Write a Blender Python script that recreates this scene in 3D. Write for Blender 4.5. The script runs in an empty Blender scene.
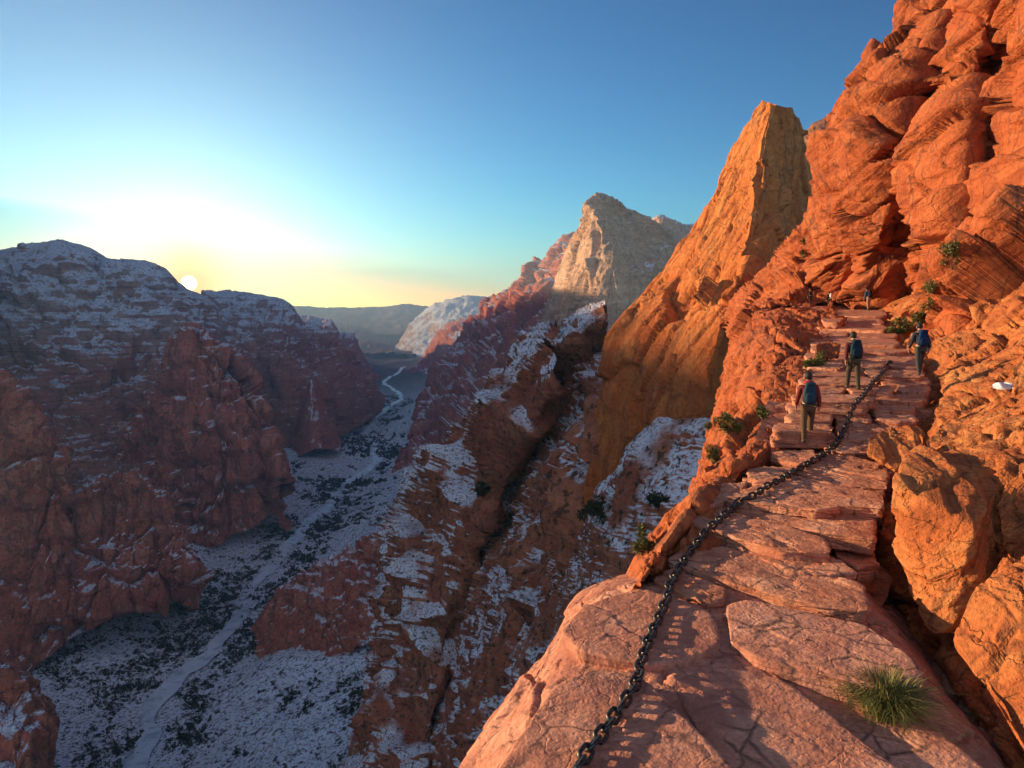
import bpy, bmesh, math, random
import numpy as np
from mathutils import Vector, Matrix

SC = bpy.context.scene
COL = SC.collection
rng = random.Random(7)

# ------------------------------------------------------------------ camera
F = 683.0
PITCH = math.atan(79.0 / F)
CP, SP = math.cos(PITCH), math.sin(PITCH)

def ray(px, py):
    """World direction through a point of the frame, scaled so that its y is 1."""
    x = (px - 512.0) / F
    y = (384.0 - py) / F
    wy = CP + y * SP
    wz = -SP + y * CP
    return np.array([x / wy, 1.0, wz / wy])

def W(px, py, d):
    return ray(px, py) * d

def onz(px, py, z):
    r = ray(px, py)
    return r * (z / r[2])

cam_data = bpy.data.cameras.new("camera")
cam = bpy.data.objects.new("camera", cam_data)
COL.objects.link(cam)
cam_data.sensor_width = 36.0
cam_data.lens = F / 1024.0 * 36.0
cam_data.clip_start = 0.1
cam_data.clip_end = 60000
cam.rotation_euler = (math.pi / 2 - PITCH, 0, 0)
SC.camera = cam

# ------------------------------------------------------------------ noise
def _hash(ix, iy, iz, seed):
    h = (ix.astype(np.int64) * 374761393 + iy.astype(np.int64) * 668265263 + iz.astype(np.int64) * 2147483647 + seed * 974711) & 0xFFFFFFFF
    h = h.astype(np.uint32)
    h = (h ^ (h >> np.uint32(13))) * np.uint32(1274126177)
    h = (h ^ (h >> np.uint32(16))) * np.uint32(2246822519)
    h = h ^ (h >> np.uint32(15))
    return h

def _hf(ix, iy, iz, seed):
    return _hash(ix, iy, iz, seed).astype(np.float64) / 4294967295.0

def vnoise(p, seed=0):
    i = np.floor(p)
    f = p - i
    i = i.astype(np.int64)
    u = f * f * f * (f * (f * 6 - 15) + 10)
    r = 0
    for dx in (0, 1):
        wx = u[:, 0] if dx else 1 - u[:, 0]
        for dy in (0, 1):
            wy = u[:, 1] if dy else 1 - u[:, 1]
            for dz in (0, 1):
                wz = u[:, 2] if dz else 1 - u[:, 2]
                r = r + wx * wy * wz * _hf(i[:, 0] + dx, i[:, 1] + dy, i[:, 2] + dz, seed)
    return r * 2 - 1

def fbm(p, octaves=5, seed=0, gain=0.5, lac=2.03):
    a, s, r = 1.0, 0.0, 0
    q = np.array(p, float)
    for k in range(octaves):
        r = r + a * vnoise(q, seed + k * 17)
        s += a
        a *= gain
        q = q * lac + 11.3
    return r / s

def ridged(p, octaves=5, seed=0, gain=0.5):
    a, s, r = 1.0, 0.0, 0
    q = np.array(p, float)
    for k in range(octaves):
        r = r + a * (1 - 2 * np.abs(vnoise(q, seed + k * 13)))
        s += a
        a *= gain
        q = q * 2.07 + 5.7
    return r / s

def voro(p, seed=0):
    """F1, F2, random value of the nearest cell, vector from its point, id randoms (n,3)."""
    i = np.floor(p).astype(np.int64)
    n = len(p)
    f1 = np.full(n, 9.0); f2 = np.full(n, 9.0)
    best = np.zeros((n, 3)); cid = np.zeros((n, 3), np.int64)
    for dx in (-1, 0, 1):
        for dy in (-1, 0, 1):
            for dz in (-1, 0, 1):
                c = i + np.array([dx, dy, dz])
                h = _hash(c[:, 0], c[:, 1], c[:, 2], seed)
                off = np.stack([(h & np.uint32(1023)), ((h >> np.uint32(10)) & np.uint32(1023)), ((h >> np.uint32(20)) & np.uint32(1023))], 1) / 1023.0
                v = p - (c + 0.1 + 0.8 * off)
                dd = (v * v).sum(1)
                m = dd < f1
                f2 = np.where(m, f1, np.minimum(f2, dd))
                f1 = np.where(m, dd, f1)
                best[m] = v[m]; cid[m] = c[m]
    f1 = np.sqrt(f1); f2 = np.sqrt(f2)
    r = np.stack([_hf(cid[:, 0], cid[:, 1], cid[:, 2], seed + 101 + k) for k in range(4)], 1)
    return f1, f2, r, best

def rot_basis(dip, strike):
    """Basis whose third axis is the normal of bedding that dips by dip towards strike (degrees)."""
    a, b = math.radians(dip), math.radians(strike)
    n = np.array([math.sin(a) * math.sin(b), math.sin(a) * math.cos(b), math.cos(a)])
    t = np.array([math.cos(b), -math.sin(b), 0.0])
    return np.stack([t, np.cross(n, t), n])

def sm(a, b, x):
    t = np.clip((x - a) / (b - a), 0, 1)
    return t * t * (3 - 2 * t)

def chisel(p, size, seed, basis=None, aniso=(1, 1, 1), warp=0.25, tilt=0.6, crack=0.5, crackw=0.07):
    """Blocky fractured relief in units of one: offset and tilted facets of jittered cells with open joints between them."""
    q = p if basis is None else p @ basis.T
    q = q / (np.array(aniso) * size)
    q = q + warp * np.stack([fbm(q * 1.7, 3, seed + 3), fbm(q * 1.7 + 31, 3, seed + 4), fbm(q * 1.7 + 67, 3, seed + 5)], 1)
    f1, f2, r, v = voro(q, seed)
    d = (r[:, 0] - 0.5)
    t = (r[:, 1:4] - 0.5) * 2
    d = d + tilt * (t * v).sum(1)
    d = d - crack * (1 - sm(0.0, crackw, f2 - f1))
    return d

# ------------------------------------------------------------------ meshes
def tag(o, label=None, cat=None, group=None, kind=None):
    if label: o['label'] = label
    if cat: o['category'] = cat
    if group: o['group'] = group
    if kind: o['kind'] = kind
    return o

def mesh_from(name, verts, faces, mat=None, smooth=True):
    """faces: (n,4) or (n,3) int array"""
    verts = np.asarray(verts, np.float32); faces = np.asarray(faces, np.int32)
    me = bpy.data.meshes.new(name)
    k = faces.shape[1]
    me.vertices.add(len(verts)); me.vertices.foreach_set('co', verts.ravel())
    me.loops.add(faces.size); me.loops.foreach_set('vertex_index', faces.ravel())
    me.polygons.add(len(faces))
    me.polygons.foreach_set('loop_start', np.arange(0, faces.size, k, dtype=np.int32))
    if smooth:
        me.polygons.foreach_set('use_smooth', np.ones(len(faces), bool))
    me.update(calc_edges=True)
    me.validate()
    if mat: me.materials.append(mat)
    return me

def link(name, me, parent=None):
    o = bpy.data.objects.new(name, me)
    COL.objects.link(o)
    if parent is not None: o.parent = parent
    return o

def empty(name, loc=(0, 0, 0), rz=0.0):
    o = bpy.data.objects.new(name, None)
    COL.objects.link(o)
    o.location = loc
    o.rotation_euler = (0, 0, rz)
    o.empty_display_size = 0.2
    return o

def cr_matrix(t, K, tension=0.6):
    """interpolation weights: n x K. t in [0,K-1]."""
    n = len(t)
    B = np.zeros((n, K))
    i = np.clip(np.floor(t).astype(int), 0, K - 2)
    f = t - i
    idx = np.arange(n)
    f2, f3 = f * f, f * f * f
    c = tension
    w = np.stack([-c*.5*f3 + c*f2 - c*.5*f, 0*f, 0*f, c*.5*f3 - c*.5*f2], 1)
    h00 = 2*f3 - 3*f2 + 1; h10 = f3 - 2*f2 + f; h01 = -2*f3 + 3*f2; h11 = f3 - f2
    # cubic hermite, tangent = tension * (p[i+1]-p[i-1])/2 + (1-tension)*(secant)
    def add(k, w_):
        k = np.clip(k, 0, K - 1)
        np.add.at(B, (idx, k), w_)
    lin = 1 - tension
    add(i, h00 + 0); add(i + 1, h01 + 0)
    # tension part
    add(i + 1, tension * h10 * .5); add(i - 1, -tension * h10 * .5)
    add(i + 2, tension * h11 * .5); add(i, -tension * h11 * .5)
    # linear part
    add(i + 1, lin * h10); add(i, -lin * h10)
    add(i + 1, lin * h11); add(i, -lin * h11)
    return B

def arc_params(lens, n):
    c = np.concatenate([[0], np.cumsum(lens)])
    s = np.linspace(0, c[-1], n)
    return np.interp(s, c, np.arange(len(c)))

def grid_faces(nv, nu):
    a = np.arange(nv * nu).reshape(nv, nu)
    return np.stack([a[:-1, :-1], a[:-1, 1:], a[1:, 1:], a[1:, :-1]], -1).reshape(-1, 4)

def surf(rows, nu, nv, tension=0.6, want_v=False):
    P = np.array(rows, float)                      # V x U x 3
    V, U = P.shape[:2]
    dist = np.maximum(np.linalg.norm(P, axis=2), 1)
    # lengths seen from the viewing area, so that the mesh is even there
    du = (np.linalg.norm(np.diff(P, axis=1), axis=2) / (0.5 * (dist[:, 1:] + dist[:, :-1]))).mean(0)
    dv = (np.linalg.norm(np.diff(P, axis=0), axis=2) / (0.5 * (dist[1:] + dist[:-1]))).mean(1)
    du = np.maximum(du, du.mean() * .25); dv = np.maximum(dv, dv.mean() * .25)
    Bu = cr_matrix(arc_params(du, nu), U, tension)
    tv = arc_params(dv, nv)
    Bv = cr_matrix(tv, V, tension)
    S = np.einsum('vk,kud,nu->vnd', Bv, P, Bu)
    return (S, tv) if want_v else S

def grid_normals(S):
    a = np.gradient(S, axis=1); b = np.gradient(S, axis=0)
    n = np.cross(a, b)
    n /= np.maximum(np.linalg.norm(n, axis=2, keepdims=True), 1e-9)
    return n

def smooth_grid(N, k):
    for _ in range(k):
        M = N.copy()
        M[1:-1, 1:-1] = (N[1:-1, 1:-1] * 2 + N[:-2, 1:-1] + N[2:, 1:-1] + N[1:-1, :-2] + N[1:-1, 2:]) / 6
        N = M
    return N / np.maximum(np.linalg.norm(N, axis=2, keepdims=True), 1e-9)

def loft(name, rows, nu, nv, disp=None, mat=None, tension=0.6, flip=None, kind='structure', nsm=24, post=None, edge=None, ribs=None, hold=.8):
    """rows of points; disp(P (n,3)) -> offset along the normal that faces the viewer's side."""
    S, tv = surf(rows, nu, nv, tension, True)
    N = smooth_grid(grid_normals(S), nsm)
    if flip is None: flip = float((N * -S / np.linalg.norm(S, axis=2, keepdims=True)).sum(2).mean()) < 0
    if flip: N = -N
    sh = S.shape
    P = S.reshape(-1, 3).copy()
    Nn = N.reshape(-1, 3)
    if disp is not None:
        d = disp(P)
        VV = np.repeat(tv, sh[1])
        if ribs is not None: d = d + ribs(P, VV)
        D = d.reshape(sh[0], sh[1])
        Bl = D.copy()
        for _ in range(30):
            Bl[1:-1, 1:-1] = (Bl[:-2, 1:-1] + Bl[2:, 1:-1] + Bl[1:-1, :-2] + Bl[1:-1, 2:]) / 4
        w8 = D.copy()
        for _ in range(3):
            w8[1:-1, 1:-1] = (w8[:-2, 1:-1] + w8[2:, 1:-1] + w8[1:-1, :-2] + w8[1:-1, 2:]) / 4
        hollow = (Bl - w8) / (np.std(Bl - w8) + 1e-6) * .5 - (Bl - Bl.mean()) / (np.std(Bl) + 1e-6) * .5
        if edge is not None: d = d * (hold + (1 - hold) * sm(edge, edge + .55, VV))
        P = P + Nn * d[:, None]
    if post is not None: P = post(P)
    fc = grid_faces(sh[0], sh[1])
    if flip: fc = fc[:, ::-1]
    me = mesh_from(name, P, fc, mat)
    if disp is not None and len(me.vertices) == hollow.size:
        at = me.attributes.new('hollow', 'FLOAT', 'POINT')
        at.data.foreach_set('value', hollow.ravel().astype(np.float32))
    o = link(name, me)
    if kind: o['kind'] = kind
    return o

_ico = {}
def ico(level):
    if level not in _ico:
        bm = bmesh.new()
        bmesh.ops.create_icosphere(bm, subdivisions=level, radius=1.0)
        v = np.array([x.co[:] for x in bm.verts]); f = np.array([[y.index for y in x.verts] for x in bm.faces])
        bm.free()
        _ico[level] = (v, f)
    return _ico[level]

def hull_planes(pts):
    bm = bmesh.new()
    for p in pts: bm.verts.new(p)
    bmesh.ops.convex_hull(bm, input=bm.verts)
    bm.normal_update()
    c = np.mean(pts, axis=0)
    pl = []
    for f in bm.faces:
        n = np.array(f.normal[:]); q = np.array(f.verts[0].co[:])
        if f.calc_area() < 1e-7: continue
        h = n @ (q - c)
        if h < 0: n, h = -n, -h
        pl.append((*n, h))
    bm.free()
    return c, np.array(pl)

def rock_mesh(name, pts, mat, level=5, sharp=14.0, disp=None):
    """A block: the convex hull of pts with worn edges, its faces broken by disp."""
    pts = np.asarray(pts, float)
    c = pts.mean(0)
    # whiten so that long thin slabs get even sampling
    ev, ax = np.linalg.eigh(np.cov((pts - c).T))
    sc = np.sqrt(np.maximum(ev, ev.max() * 0.004)) * 1.6
    wp = (pts - c) @ ax / sc
    c2, pl = hull_planes(wp)
    v, f = ico(level)
    nd = v @ pl[:, :3].T
    k = np.maximum(nd, 1e-4) / np.maximum(pl[:, 3], 0.02)
    inv = (k ** sharp).sum(1) ** (1.0 / sharp)
    r = 1.0 / inv
    p = v * r[:, None] + c2
    p = p * sc @ ax.T + c
    # normals by area
    f_ = f
    e = np.cross(p[f[:, 1]] - p[f[:, 0]], p[f[:, 2]] - p[f[:, 0]])
    if np.sum(e * (p[f[:, 0]] - c)) < 0:
        e = -e; f_ = f[:, ::-1]
    n = np.zeros_like(p)
    for j in range(3): np.add.at(n, f[:, j], e)
    n /= np.maximum(np.linalg.norm(n, axis=1, keepdims=True), 1e-12)
    if disp is not None:
        d = disp(p)
        p = p + (n * d[:, None] if d.ndim == 1 else d)
    return mesh_from(name, p, f_, mat)
# ------------------------------------------------------------------ materials
def new_mat(name):
    m = bpy.data.materials.new(name)
    m.use_nodes = True
    nt = m.node_tree
    return m, nt, nt.nodes, nt.links, nt.nodes['Principled BSDF']

class NB:
    def __init__(s, nt): s.nt, s.N, s.L = nt, nt.nodes, nt.links
    def node(s, t, **kw):
        n = s.N.new(t)
        for k, v in kw.items(): setattr(n, k, v)
        return n
    def set(s, sock, v):
        if isinstance(v, bpy.types.NodeSocket): s.L.new(v, sock)
        else: sock.default_value = v
    def noise(s, vec, scale, detail=6, rough=0.55, dist=0.0):
        n = s.node('ShaderNodeTexNoise'); s.L.new(vec, n.inputs['Vector'])
        n.inputs['Scale'].default_value = scale; n.inputs['Detail'].default_value = detail
        n.inputs['Roughness'].default_value = rough; n.inputs['Distortion'].default_value = dist
        return n.outputs['Fac']
    def voro(s, vec, scale, feature='F1', rand=1.0):
        n = s.node('ShaderNodeTexVoronoi', feature=feature); s.L.new(vec, n.inputs['Vector'])
        n.inputs['Scale'].default_value = scale
        return n.outputs['Distance']
    def math(s, op, a, b=None, c=None, clamp=False):
        n = s.node('ShaderNodeMath', operation=op, use_clamp=clamp)
        s.set(n.inputs[0], a)
        if b is not None: s.set(n.inputs[1], b)
        if c is not None: s.set(n.inputs[2], c)
        return n.outputs[0]
    def ramp(s, fac, stops, interp='LINEAR'):
        n = s.node('ShaderNodeValToRGB'); s.L.new(fac, n.inputs[0])
        r = n.color_ramp; r.interpolation = interp
        while len(r.elements) < len(stops): r.elements.new(0.5)
        for e, (p, c) in zip(r.elements, stops):
            e.position = p
            e.color = (*c, 1) if not isinstance(c, (int, float)) else (c, c, c, 1)
        return n.outputs[0]
    def mix(s, fac, a, b, mode='MIX'):
        n = s.node('ShaderNodeMix', data_type='RGBA', blend_type=mode)
        s.set(n.inputs[0], fac)
        s.set(n.inputs[6], a if isinstance(a, bpy.types.NodeSocket) else (*a, 1))
        s.set(n.inputs[7], b if isinstance(b, bpy.types.NodeSocket) else (*b, 1))
        return n.outputs[2]
    def mapping(s, vec, scale=(1, 1, 1), rot=(0, 0, 0), loc=(0, 0, 0)):
        n = s.node('ShaderNodeMapping'); s.L.new(vec, n.inputs[0])
        n.inputs['Scale'].default_value = scale; n.inputs['Rotation'].default_value = [math.radians(a) for a in rot]
        n.inputs['Location'].default_value = loc
        return n.outputs[0]
    def maprange(s, v, a, b, c=0.0, d=1.0):
        n = s.node('ShaderNodeMapRange'); n.interpolation_type = 'SMOOTHSTEP'
        s.set(n.inputs[0], v)
        n.inputs[1].default_value = a; n.inputs[2].default_value = b; n.inputs[3].default_value = c; n.inputs[4].default_value = d
        return n.outputs[0]

def rock_mat(name, cols, unit=1.0, rot=None, strata=0.5, streak=0.35, snow=None, bump=0.5, varnish_and_shade=(0.06, 0.03, 0.025), patch=None, scrub=0.0, cracks=0.4, pits=0.0, rough=0.88, band=6.0, laysnow=0.0, hollow=0.0, joints=0.0, lowred=None, snowfar=None, snowalt=None):
    """unit: size in metres of the largest mottling. snow: (lowest normal z, full normal z, patchiness)."""
    m, nt, N, L, bsdf = new_mat(name)
    b = NB(nt)
    geo = b.node('ShaderNodeNewGeometry')
    pos = geo.outputs['Position']
    s = 1.0 / unit
    big = b.noise(pos, s, 4, .6, .4)
    if rot is None: bv = pos
    else:
        cx = b.node('ShaderNodeCombineXYZ')
        for k in range(3):
            dt = b.node('ShaderNodeVectorMath', operation='DOT_PRODUCT'); L.new(pos, dt.inputs[0]); dt.inputs[1].default_value = rot[k]
            L.new(dt.outputs['Value'], cx.inputs[k])
        bv = cx.outputs[0]
    bed = b.mapping(bv, scale=(s * .35, s * .35, s * band))
    lay = b.noise(bed, 1.0, 5, .62, .6)
    fine = b.noise(pos, s * 14, 5, .62)
    col = b.ramp(b.math('ADD', b.math('MULTIPLY', big, 1 - strata), b.math('MULTIPLY', lay, strata)), [(0.30, cols[0]), (0.47, cols[1]), (0.66, cols[2])])
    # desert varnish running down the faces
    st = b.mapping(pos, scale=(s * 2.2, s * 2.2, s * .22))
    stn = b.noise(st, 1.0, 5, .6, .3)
    col = b.mix(b.math('MULTIPLY', b.maprange(stn, .52, .72), streak), col, varnish_and_shade)
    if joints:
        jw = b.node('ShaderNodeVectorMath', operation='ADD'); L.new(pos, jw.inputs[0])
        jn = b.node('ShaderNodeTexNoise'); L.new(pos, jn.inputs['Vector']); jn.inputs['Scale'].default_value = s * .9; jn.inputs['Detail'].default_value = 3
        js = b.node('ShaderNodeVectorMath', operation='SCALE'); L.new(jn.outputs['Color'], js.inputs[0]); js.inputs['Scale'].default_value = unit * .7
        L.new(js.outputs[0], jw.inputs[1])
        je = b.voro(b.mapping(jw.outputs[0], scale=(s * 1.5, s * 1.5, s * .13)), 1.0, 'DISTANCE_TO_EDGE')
        col = b.mix(b.math('MULTIPLY', b.maprange(je, .06, .0), b.math('MULTIPLY', b.maprange(big, .40, .58), joints)), col, varnish_and_shade)  # crack shade and seep stain painted together as dark joint lines
    if lowred:
        sz = b.node('ShaderNodeSeparateXYZ'); L.new(pos, sz.inputs[0])
        zz = b.math('ADD', sz.outputs[2], b.math('MULTIPLY', b.math('SUBTRACT', big, .5), lowred[2]))
        col = b.mix(b.maprange(zz, lowred[0], lowred[1]), col, b.mix(1.0, col, lowred[3], 'MULTIPLY'))
    # grain
    g = b.ramp(fine, [(0.25, 0.62), (0.5, 1.0), (0.78, 1.28)])
    col = b.mix(1.0, col, g, 'MULTIPLY')
    if patch:
        pn = b.noise(b.mapping(pos, loc=(13, 7, 3)), s * patch[1], 5, .6, .5)
        col = b.mix(b.maprange(pn, patch[2], patch[2] + .1, 0, patch[3]), col, patch[0])
    # thin dark joints
    cr = None
    if cracks > 0:
        wv = b.node('ShaderNodeVectorMath', operation='ADD')
        nz = b.node('ShaderNodeTexNoise'); L.new(pos, nz.inputs['Vector']); nz.inputs['Scale'].default_value = s * 3; nz.inputs['Detail'].default_value = 4
        sc = b.node('ShaderNodeVectorMath', operation='SCALE'); L.new(nz.outputs['Color'], sc.inputs[0]); sc.inputs['Scale'].default_value = unit * .5
        L.new(pos, wv.inputs[0]); L.new(sc.outputs[0], wv.inputs[1])
        q = b.mapping(wv.outputs[0], scale=(s * .9, s * .9, s * 2.2))
        e = b.voro(q, 1.0, 'DISTANCE_TO_EDGE')
        cr = b.maprange(e, 0.0, 0.035)
    h = b.math('ADD', b.math('MULTIPLY', lay, .9), b.math('MULTIPLY', fine, .35))
    h = b.math('ADD', h, b.math('MULTIPLY', b.noise(pos, s * 4, 5, .65), .8))
    if cr is not None: h = b.math('ADD', h, b.math('MULTIPLY', cr, cracks * .5))
    if pits:
        pv = b.voro(pos, s * 9)
        h = b.math('ADD', h, b.math('MULTIPLY', b.maprange(pv, 0.05, .3), pits))
    bp = b.node('ShaderNodeBump'); bp.inputs['Strength'].default_value = bump; bp.inputs['Distance'].default_value = unit * .12
    L.new(h, bp.inputs['Height'])
    rg = rough
    if snow:
        sep = b.node('ShaderNodeSeparateXYZ'); L.new(geo.outputs['Normal'], sep.inputs[0])
        pn = b.noise(b.mapping(pos, loc=(3, 9, 1)), s * snow[3] if len(snow) > 3 else s * 2.5, 6, .68)
        sn = b.math('ADD', sep.outputs[2], b.math('MULTIPLY', b.math('SUBTRACT', pn, .5), snow[2]))
        if hollow:
            at = b.node('ShaderNodeAttribute', attribute_name='hollow')
            sn = b.math('ADD', sn, b.math('MULTIPLY', at.outputs['Fac'], hollow))
        if snowalt:
            sa = b.node('ShaderNodeSeparateXYZ'); L.new(pos, sa.inputs[0])
            sn = b.math('ADD', sn, b.maprange(sa.outputs[2], snowalt[0], snowalt[1], -snowalt[2], snowalt[2]))
        if laysnow: sn = b.math('ADD', sn, b.math('MULTIPLY', b.math('SUBTRACT', lay, .5), laysnow))
        sf = b.maprange(sn, snow[0], snow[1])
        sf = b.math('MULTIPLY', sf, b.maprange(b.noise(pos, s * 22, 4, .7), .36, .52))
        if len(snow) > 4:
            sf = b.math('MULTIPLY', sf, b.maprange(b.noise(b.mapping(pos, loc=(31, 4, 6)), s * snow[4], 3, .5), snow[5], snow[5] + .12))
        if scrub:
            sv = b.noise(b.mapping(pos, loc=(5, 2, 8)), s * 9, 6, .7)
            col = b.mix(b.math('MULTIPLY', b.maprange(sv, .54, .6), scrub), col, (.022, .028, .018))
            sf = b.math('MULTIPLY', sf, b.maprange(sv, .62, .54))
        if snowfar:
            sy = b.node('ShaderNodeSeparateXYZ'); L.new(pos, sy.inputs[0])
            sf = b.math('MULTIPLY', sf, b.maprange(sy.outputs[1], snowfar[1], snowfar[0]))
        col = b.mix(sf, col, (.78, .80, .84))
    L.new(col, bsdf.inputs['Base Color'])
    bsdf.inputs['Roughness'].default_value = rg
    bsdf.inputs['Specular IOR Level'].default_value = 0.25
    L.new(bp.outputs[0], bsdf.inputs['Normal'])
    return m

BED = rot_basis(44, -78)      # bedding of the near cliff, dipping to the left
FINB = np.array([[-.57, -.15, -.81], [-.78, -.20, .59], [-.25, .97, 0.0]])
RED = ((.16, .040, .018), (.36, .105, .042), (.50, .20, .085))
M = {}
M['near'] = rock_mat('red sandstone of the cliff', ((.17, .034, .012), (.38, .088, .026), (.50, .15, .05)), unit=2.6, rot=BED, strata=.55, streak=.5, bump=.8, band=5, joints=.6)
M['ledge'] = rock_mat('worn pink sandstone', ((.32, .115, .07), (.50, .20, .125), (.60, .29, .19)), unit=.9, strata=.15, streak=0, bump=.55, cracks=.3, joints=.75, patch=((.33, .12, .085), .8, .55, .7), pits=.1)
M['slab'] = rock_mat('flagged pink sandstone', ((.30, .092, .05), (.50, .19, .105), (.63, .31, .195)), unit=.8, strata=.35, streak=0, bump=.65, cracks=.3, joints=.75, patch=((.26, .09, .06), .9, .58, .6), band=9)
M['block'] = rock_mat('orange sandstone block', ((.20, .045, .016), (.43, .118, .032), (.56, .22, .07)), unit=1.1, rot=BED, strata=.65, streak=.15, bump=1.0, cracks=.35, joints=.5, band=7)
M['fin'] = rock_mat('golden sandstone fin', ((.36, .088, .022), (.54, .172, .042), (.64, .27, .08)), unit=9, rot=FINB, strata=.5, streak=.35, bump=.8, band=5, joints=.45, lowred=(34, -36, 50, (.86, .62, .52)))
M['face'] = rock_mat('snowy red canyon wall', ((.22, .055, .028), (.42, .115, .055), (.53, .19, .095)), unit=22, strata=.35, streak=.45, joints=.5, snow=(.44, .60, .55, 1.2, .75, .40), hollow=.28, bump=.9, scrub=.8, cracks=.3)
M['snowmt'] = rock_mat('far snowy mountain', ((.28, .13, .10), (.42, .27, .21), (.55, .42, .35)), unit=140, strata=.6, streak=.2, snow=(.50, .74, .6, 1.2), bump=.9, band=9, cracks=0)
M['slope'] = rock_mat('snowy broken slope', ((.20, .052, .028), (.38, .105, .052), (.48, .17, .085)), unit=16, strata=.35, streak=.3, snow=(.33, .58, .75, 1.6, .9, .38), bump=.9, scrub=.9, cracks=.3, hollow=.15)
M['wall'] = rock_mat('red canyon wall', ((.28, .062, .036), (.50, .125, .066), (.58, .20, .11)), unit=38, strata=.3, streak=.6, joints=.6, snow=(.72, .88, .42, 1.6), hollow=.10, bump=.9, scrub=.6, varnish_and_shade=(.05, .02, .018), cracks=.5)
M['pale'] = rock_mat('pale banded mountain', ((.30, .12, .085), (.45, .25, .18), (.56, .39, .30)), unit=100, strata=.75, streak=.3, snow=(.58, .76, .5, 1.3), bump=1.0, band=16, scrub=.3, cracks=.15, laysnow=1.0, snowalt=(-280, 140, .26), lowred=(-30, -190, 110, (1.02, .60, .48)), hollow=.08)
M['peak'] = rock_mat('pale sandstone peak', ((.40, .19, .105), (.54, .31, .185), (.62, .42, .28)), unit=60, strata=.65, streak=.4, snow=(.80, .95, .4, 1.6), bump=.8, band=9, joints=.45, varnish_and_shade=(.11, .055, .04), scrub=.3, cracks=.2)
M['valley'] = rock_mat('snowy valley floor', ((.06, .045, .035), (.12, .075, .055), (.20, .14, .11)), unit=70, strata=.1, streak=0, snow=(.62, .86, .9, 3.0), bump=.6, scrub=.95, cracks=0, snowfar=(2600, 4600))
M['far'] = rock_mat('far hazy mesa', ((.20, .09, .06), (.28, .15, .10), (.36, .22, .16)), unit=400, strata=.6, streak=.2, bump=.5, cracks=0)

def plain(name, col, rough=.7, metal=0.0, noise=0.0, nscale=20, spec=.3, bump=0.0):
    m, nt, N, L, bsdf = new_mat(name)
    b = NB(nt)
    tc = b.node('ShaderNodeTexCoord')
    f = b.noise(tc.outputs['Object'], nscale, 5, .6)
    a = tuple(c * (1 - noise) for c in col); c2 = tuple(min(1, c * (1 + noise)) for c in col)
    L.new(b.ramp(f, [(.3, a), (.7, c2)]), bsdf.inputs['Base Color'])
    bsdf.inputs['Roughness'].default_value = rough; bsdf.inputs['Metallic'].default_value = metal
    bsdf.inputs['Specular IOR Level'].default_value = spec
    if bump:
        bp = b.node('ShaderNodeBump'); bp.inputs['Strength'].default_value = bump; bp.inputs['Distance'].default_value = .01
        L.new(f, bp.inputs['Height']); L.new(bp.outputs[0], bsdf.inputs['Normal'])
    return m

M['dome'] = rock_mat('dark red dome', ((.16, .05, .025), (.30, .12, .06), (.42, .21, .12)), unit=9, strata=.6, streak=.4, bump=.9, band=6)  # darker red-brown rock, used on the dome alone
# ------------------------------------------------------------------ the canyon
def R(*pts):
    return [W(*p) for p in pts]

def behind(row, dy, dd):
    return [W(p[0], p[1] + dy, p[2] + dd) for p in row]

def lofted(name, rows_px, nu, nv, disp, mat, back=None, **kw):
    rows = [R(*r) for r in rows_px]
    if back:
        b1 = behind(rows_px[0], *back)
        b2 = [np.array([q[0] * 1.08, q[1] + back[1] * .5, min(-490.0, q[2] - 60)]) if rows_px[0][0][2] > 240 else q * 1.1 - np.array([0, 0, 30.0]) for q in b1]
        rows = [b2, b1] + rows
    if back: kw.setdefault('edge', 2.0)
    return loft(name, rows, nu, nv, disp, mat, **kw)

def crag(size, amp, seed, vert=3.0, gully=1.0, fine=.10, steps=0.0, stepsize=None):
    """Relief of a distant cliff: vertical buttresses and gullies, joints, ledges."""
    def d(P):
        q = P / size
        v = np.array([1, 1, 1 / vert])
        w = q + .18 * np.stack([fbm(q * 2.2, 3, seed + 31), fbm(q * 2.2 + 7, 3, seed + 32), 0 * q[:, 0]], 1)
        r = gully * (ridged(w * v * .8, 3, seed, .45) * .75 + ridged(w * v * 2.6, 3, seed + 3, .45) * .28)
        c = chisel(P, size * .30, seed + 9, aniso=(1, 1, vert * .9), tilt=.6, crack=.3, crackw=.1, warp=.35) * .42
        c2 = chisel(P, size * .10, seed + 19, aniso=(1, 1, max(1.5, vert * .7)), tilt=.7, crack=.3, crackw=.12, warp=.35) * .17
        f = fbm(q * v * 8, 4, seed + 5) * fine
        o = r + c + c2 + f
        if steps:
            zz = P[:, 2] / (stepsize or size * .5) + .5 * fbm(q * .9, 3, seed + 77)
            fz = zz - np.floor(zz)
            o = o - steps * (fz ** 1.6 * (1 - sm(.72, 1, fz)) * 1.4 - .33)
        return o * amp
    return d

def jointed(size, amp, seed):
    """A sheer wall broken by tall joints into flat sided buttresses, with a few ledges."""
    def d(P):
        o = chisel(P, size, seed, None, (1, 1, 3.2), tilt=.9, crack=.55, crackw=.10, warp=.22) * 1.0
        o = o + chisel(P, size * .38, seed + 1, None, (1, 1, 3.6), tilt=1.0, crack=.5, crackw=.09, warp=.25) * .42
        o = o + chisel(P, size * .14, seed + 2, None, (1, 1, 2.4), tilt=1.0, crack=.4, crackw=.10, warp=.25) * .15
        o = o + ridged(P / size * np.array([.6, .6, .15]), 3, seed + 4) * .55 + fbm(P / size * 5, 4, seed + 5) * .08
        zz = P[:, 2] / (size * .9) + .7 * fbm(P / size * .8, 3, seed + 6)
        fz = zz - np.floor(zz)
        o = o - .30 * (fz ** 1.6 * (1 - sm(.78, 1, fz)) * 1.4 - .33)
        return o * amp
    return d

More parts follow.
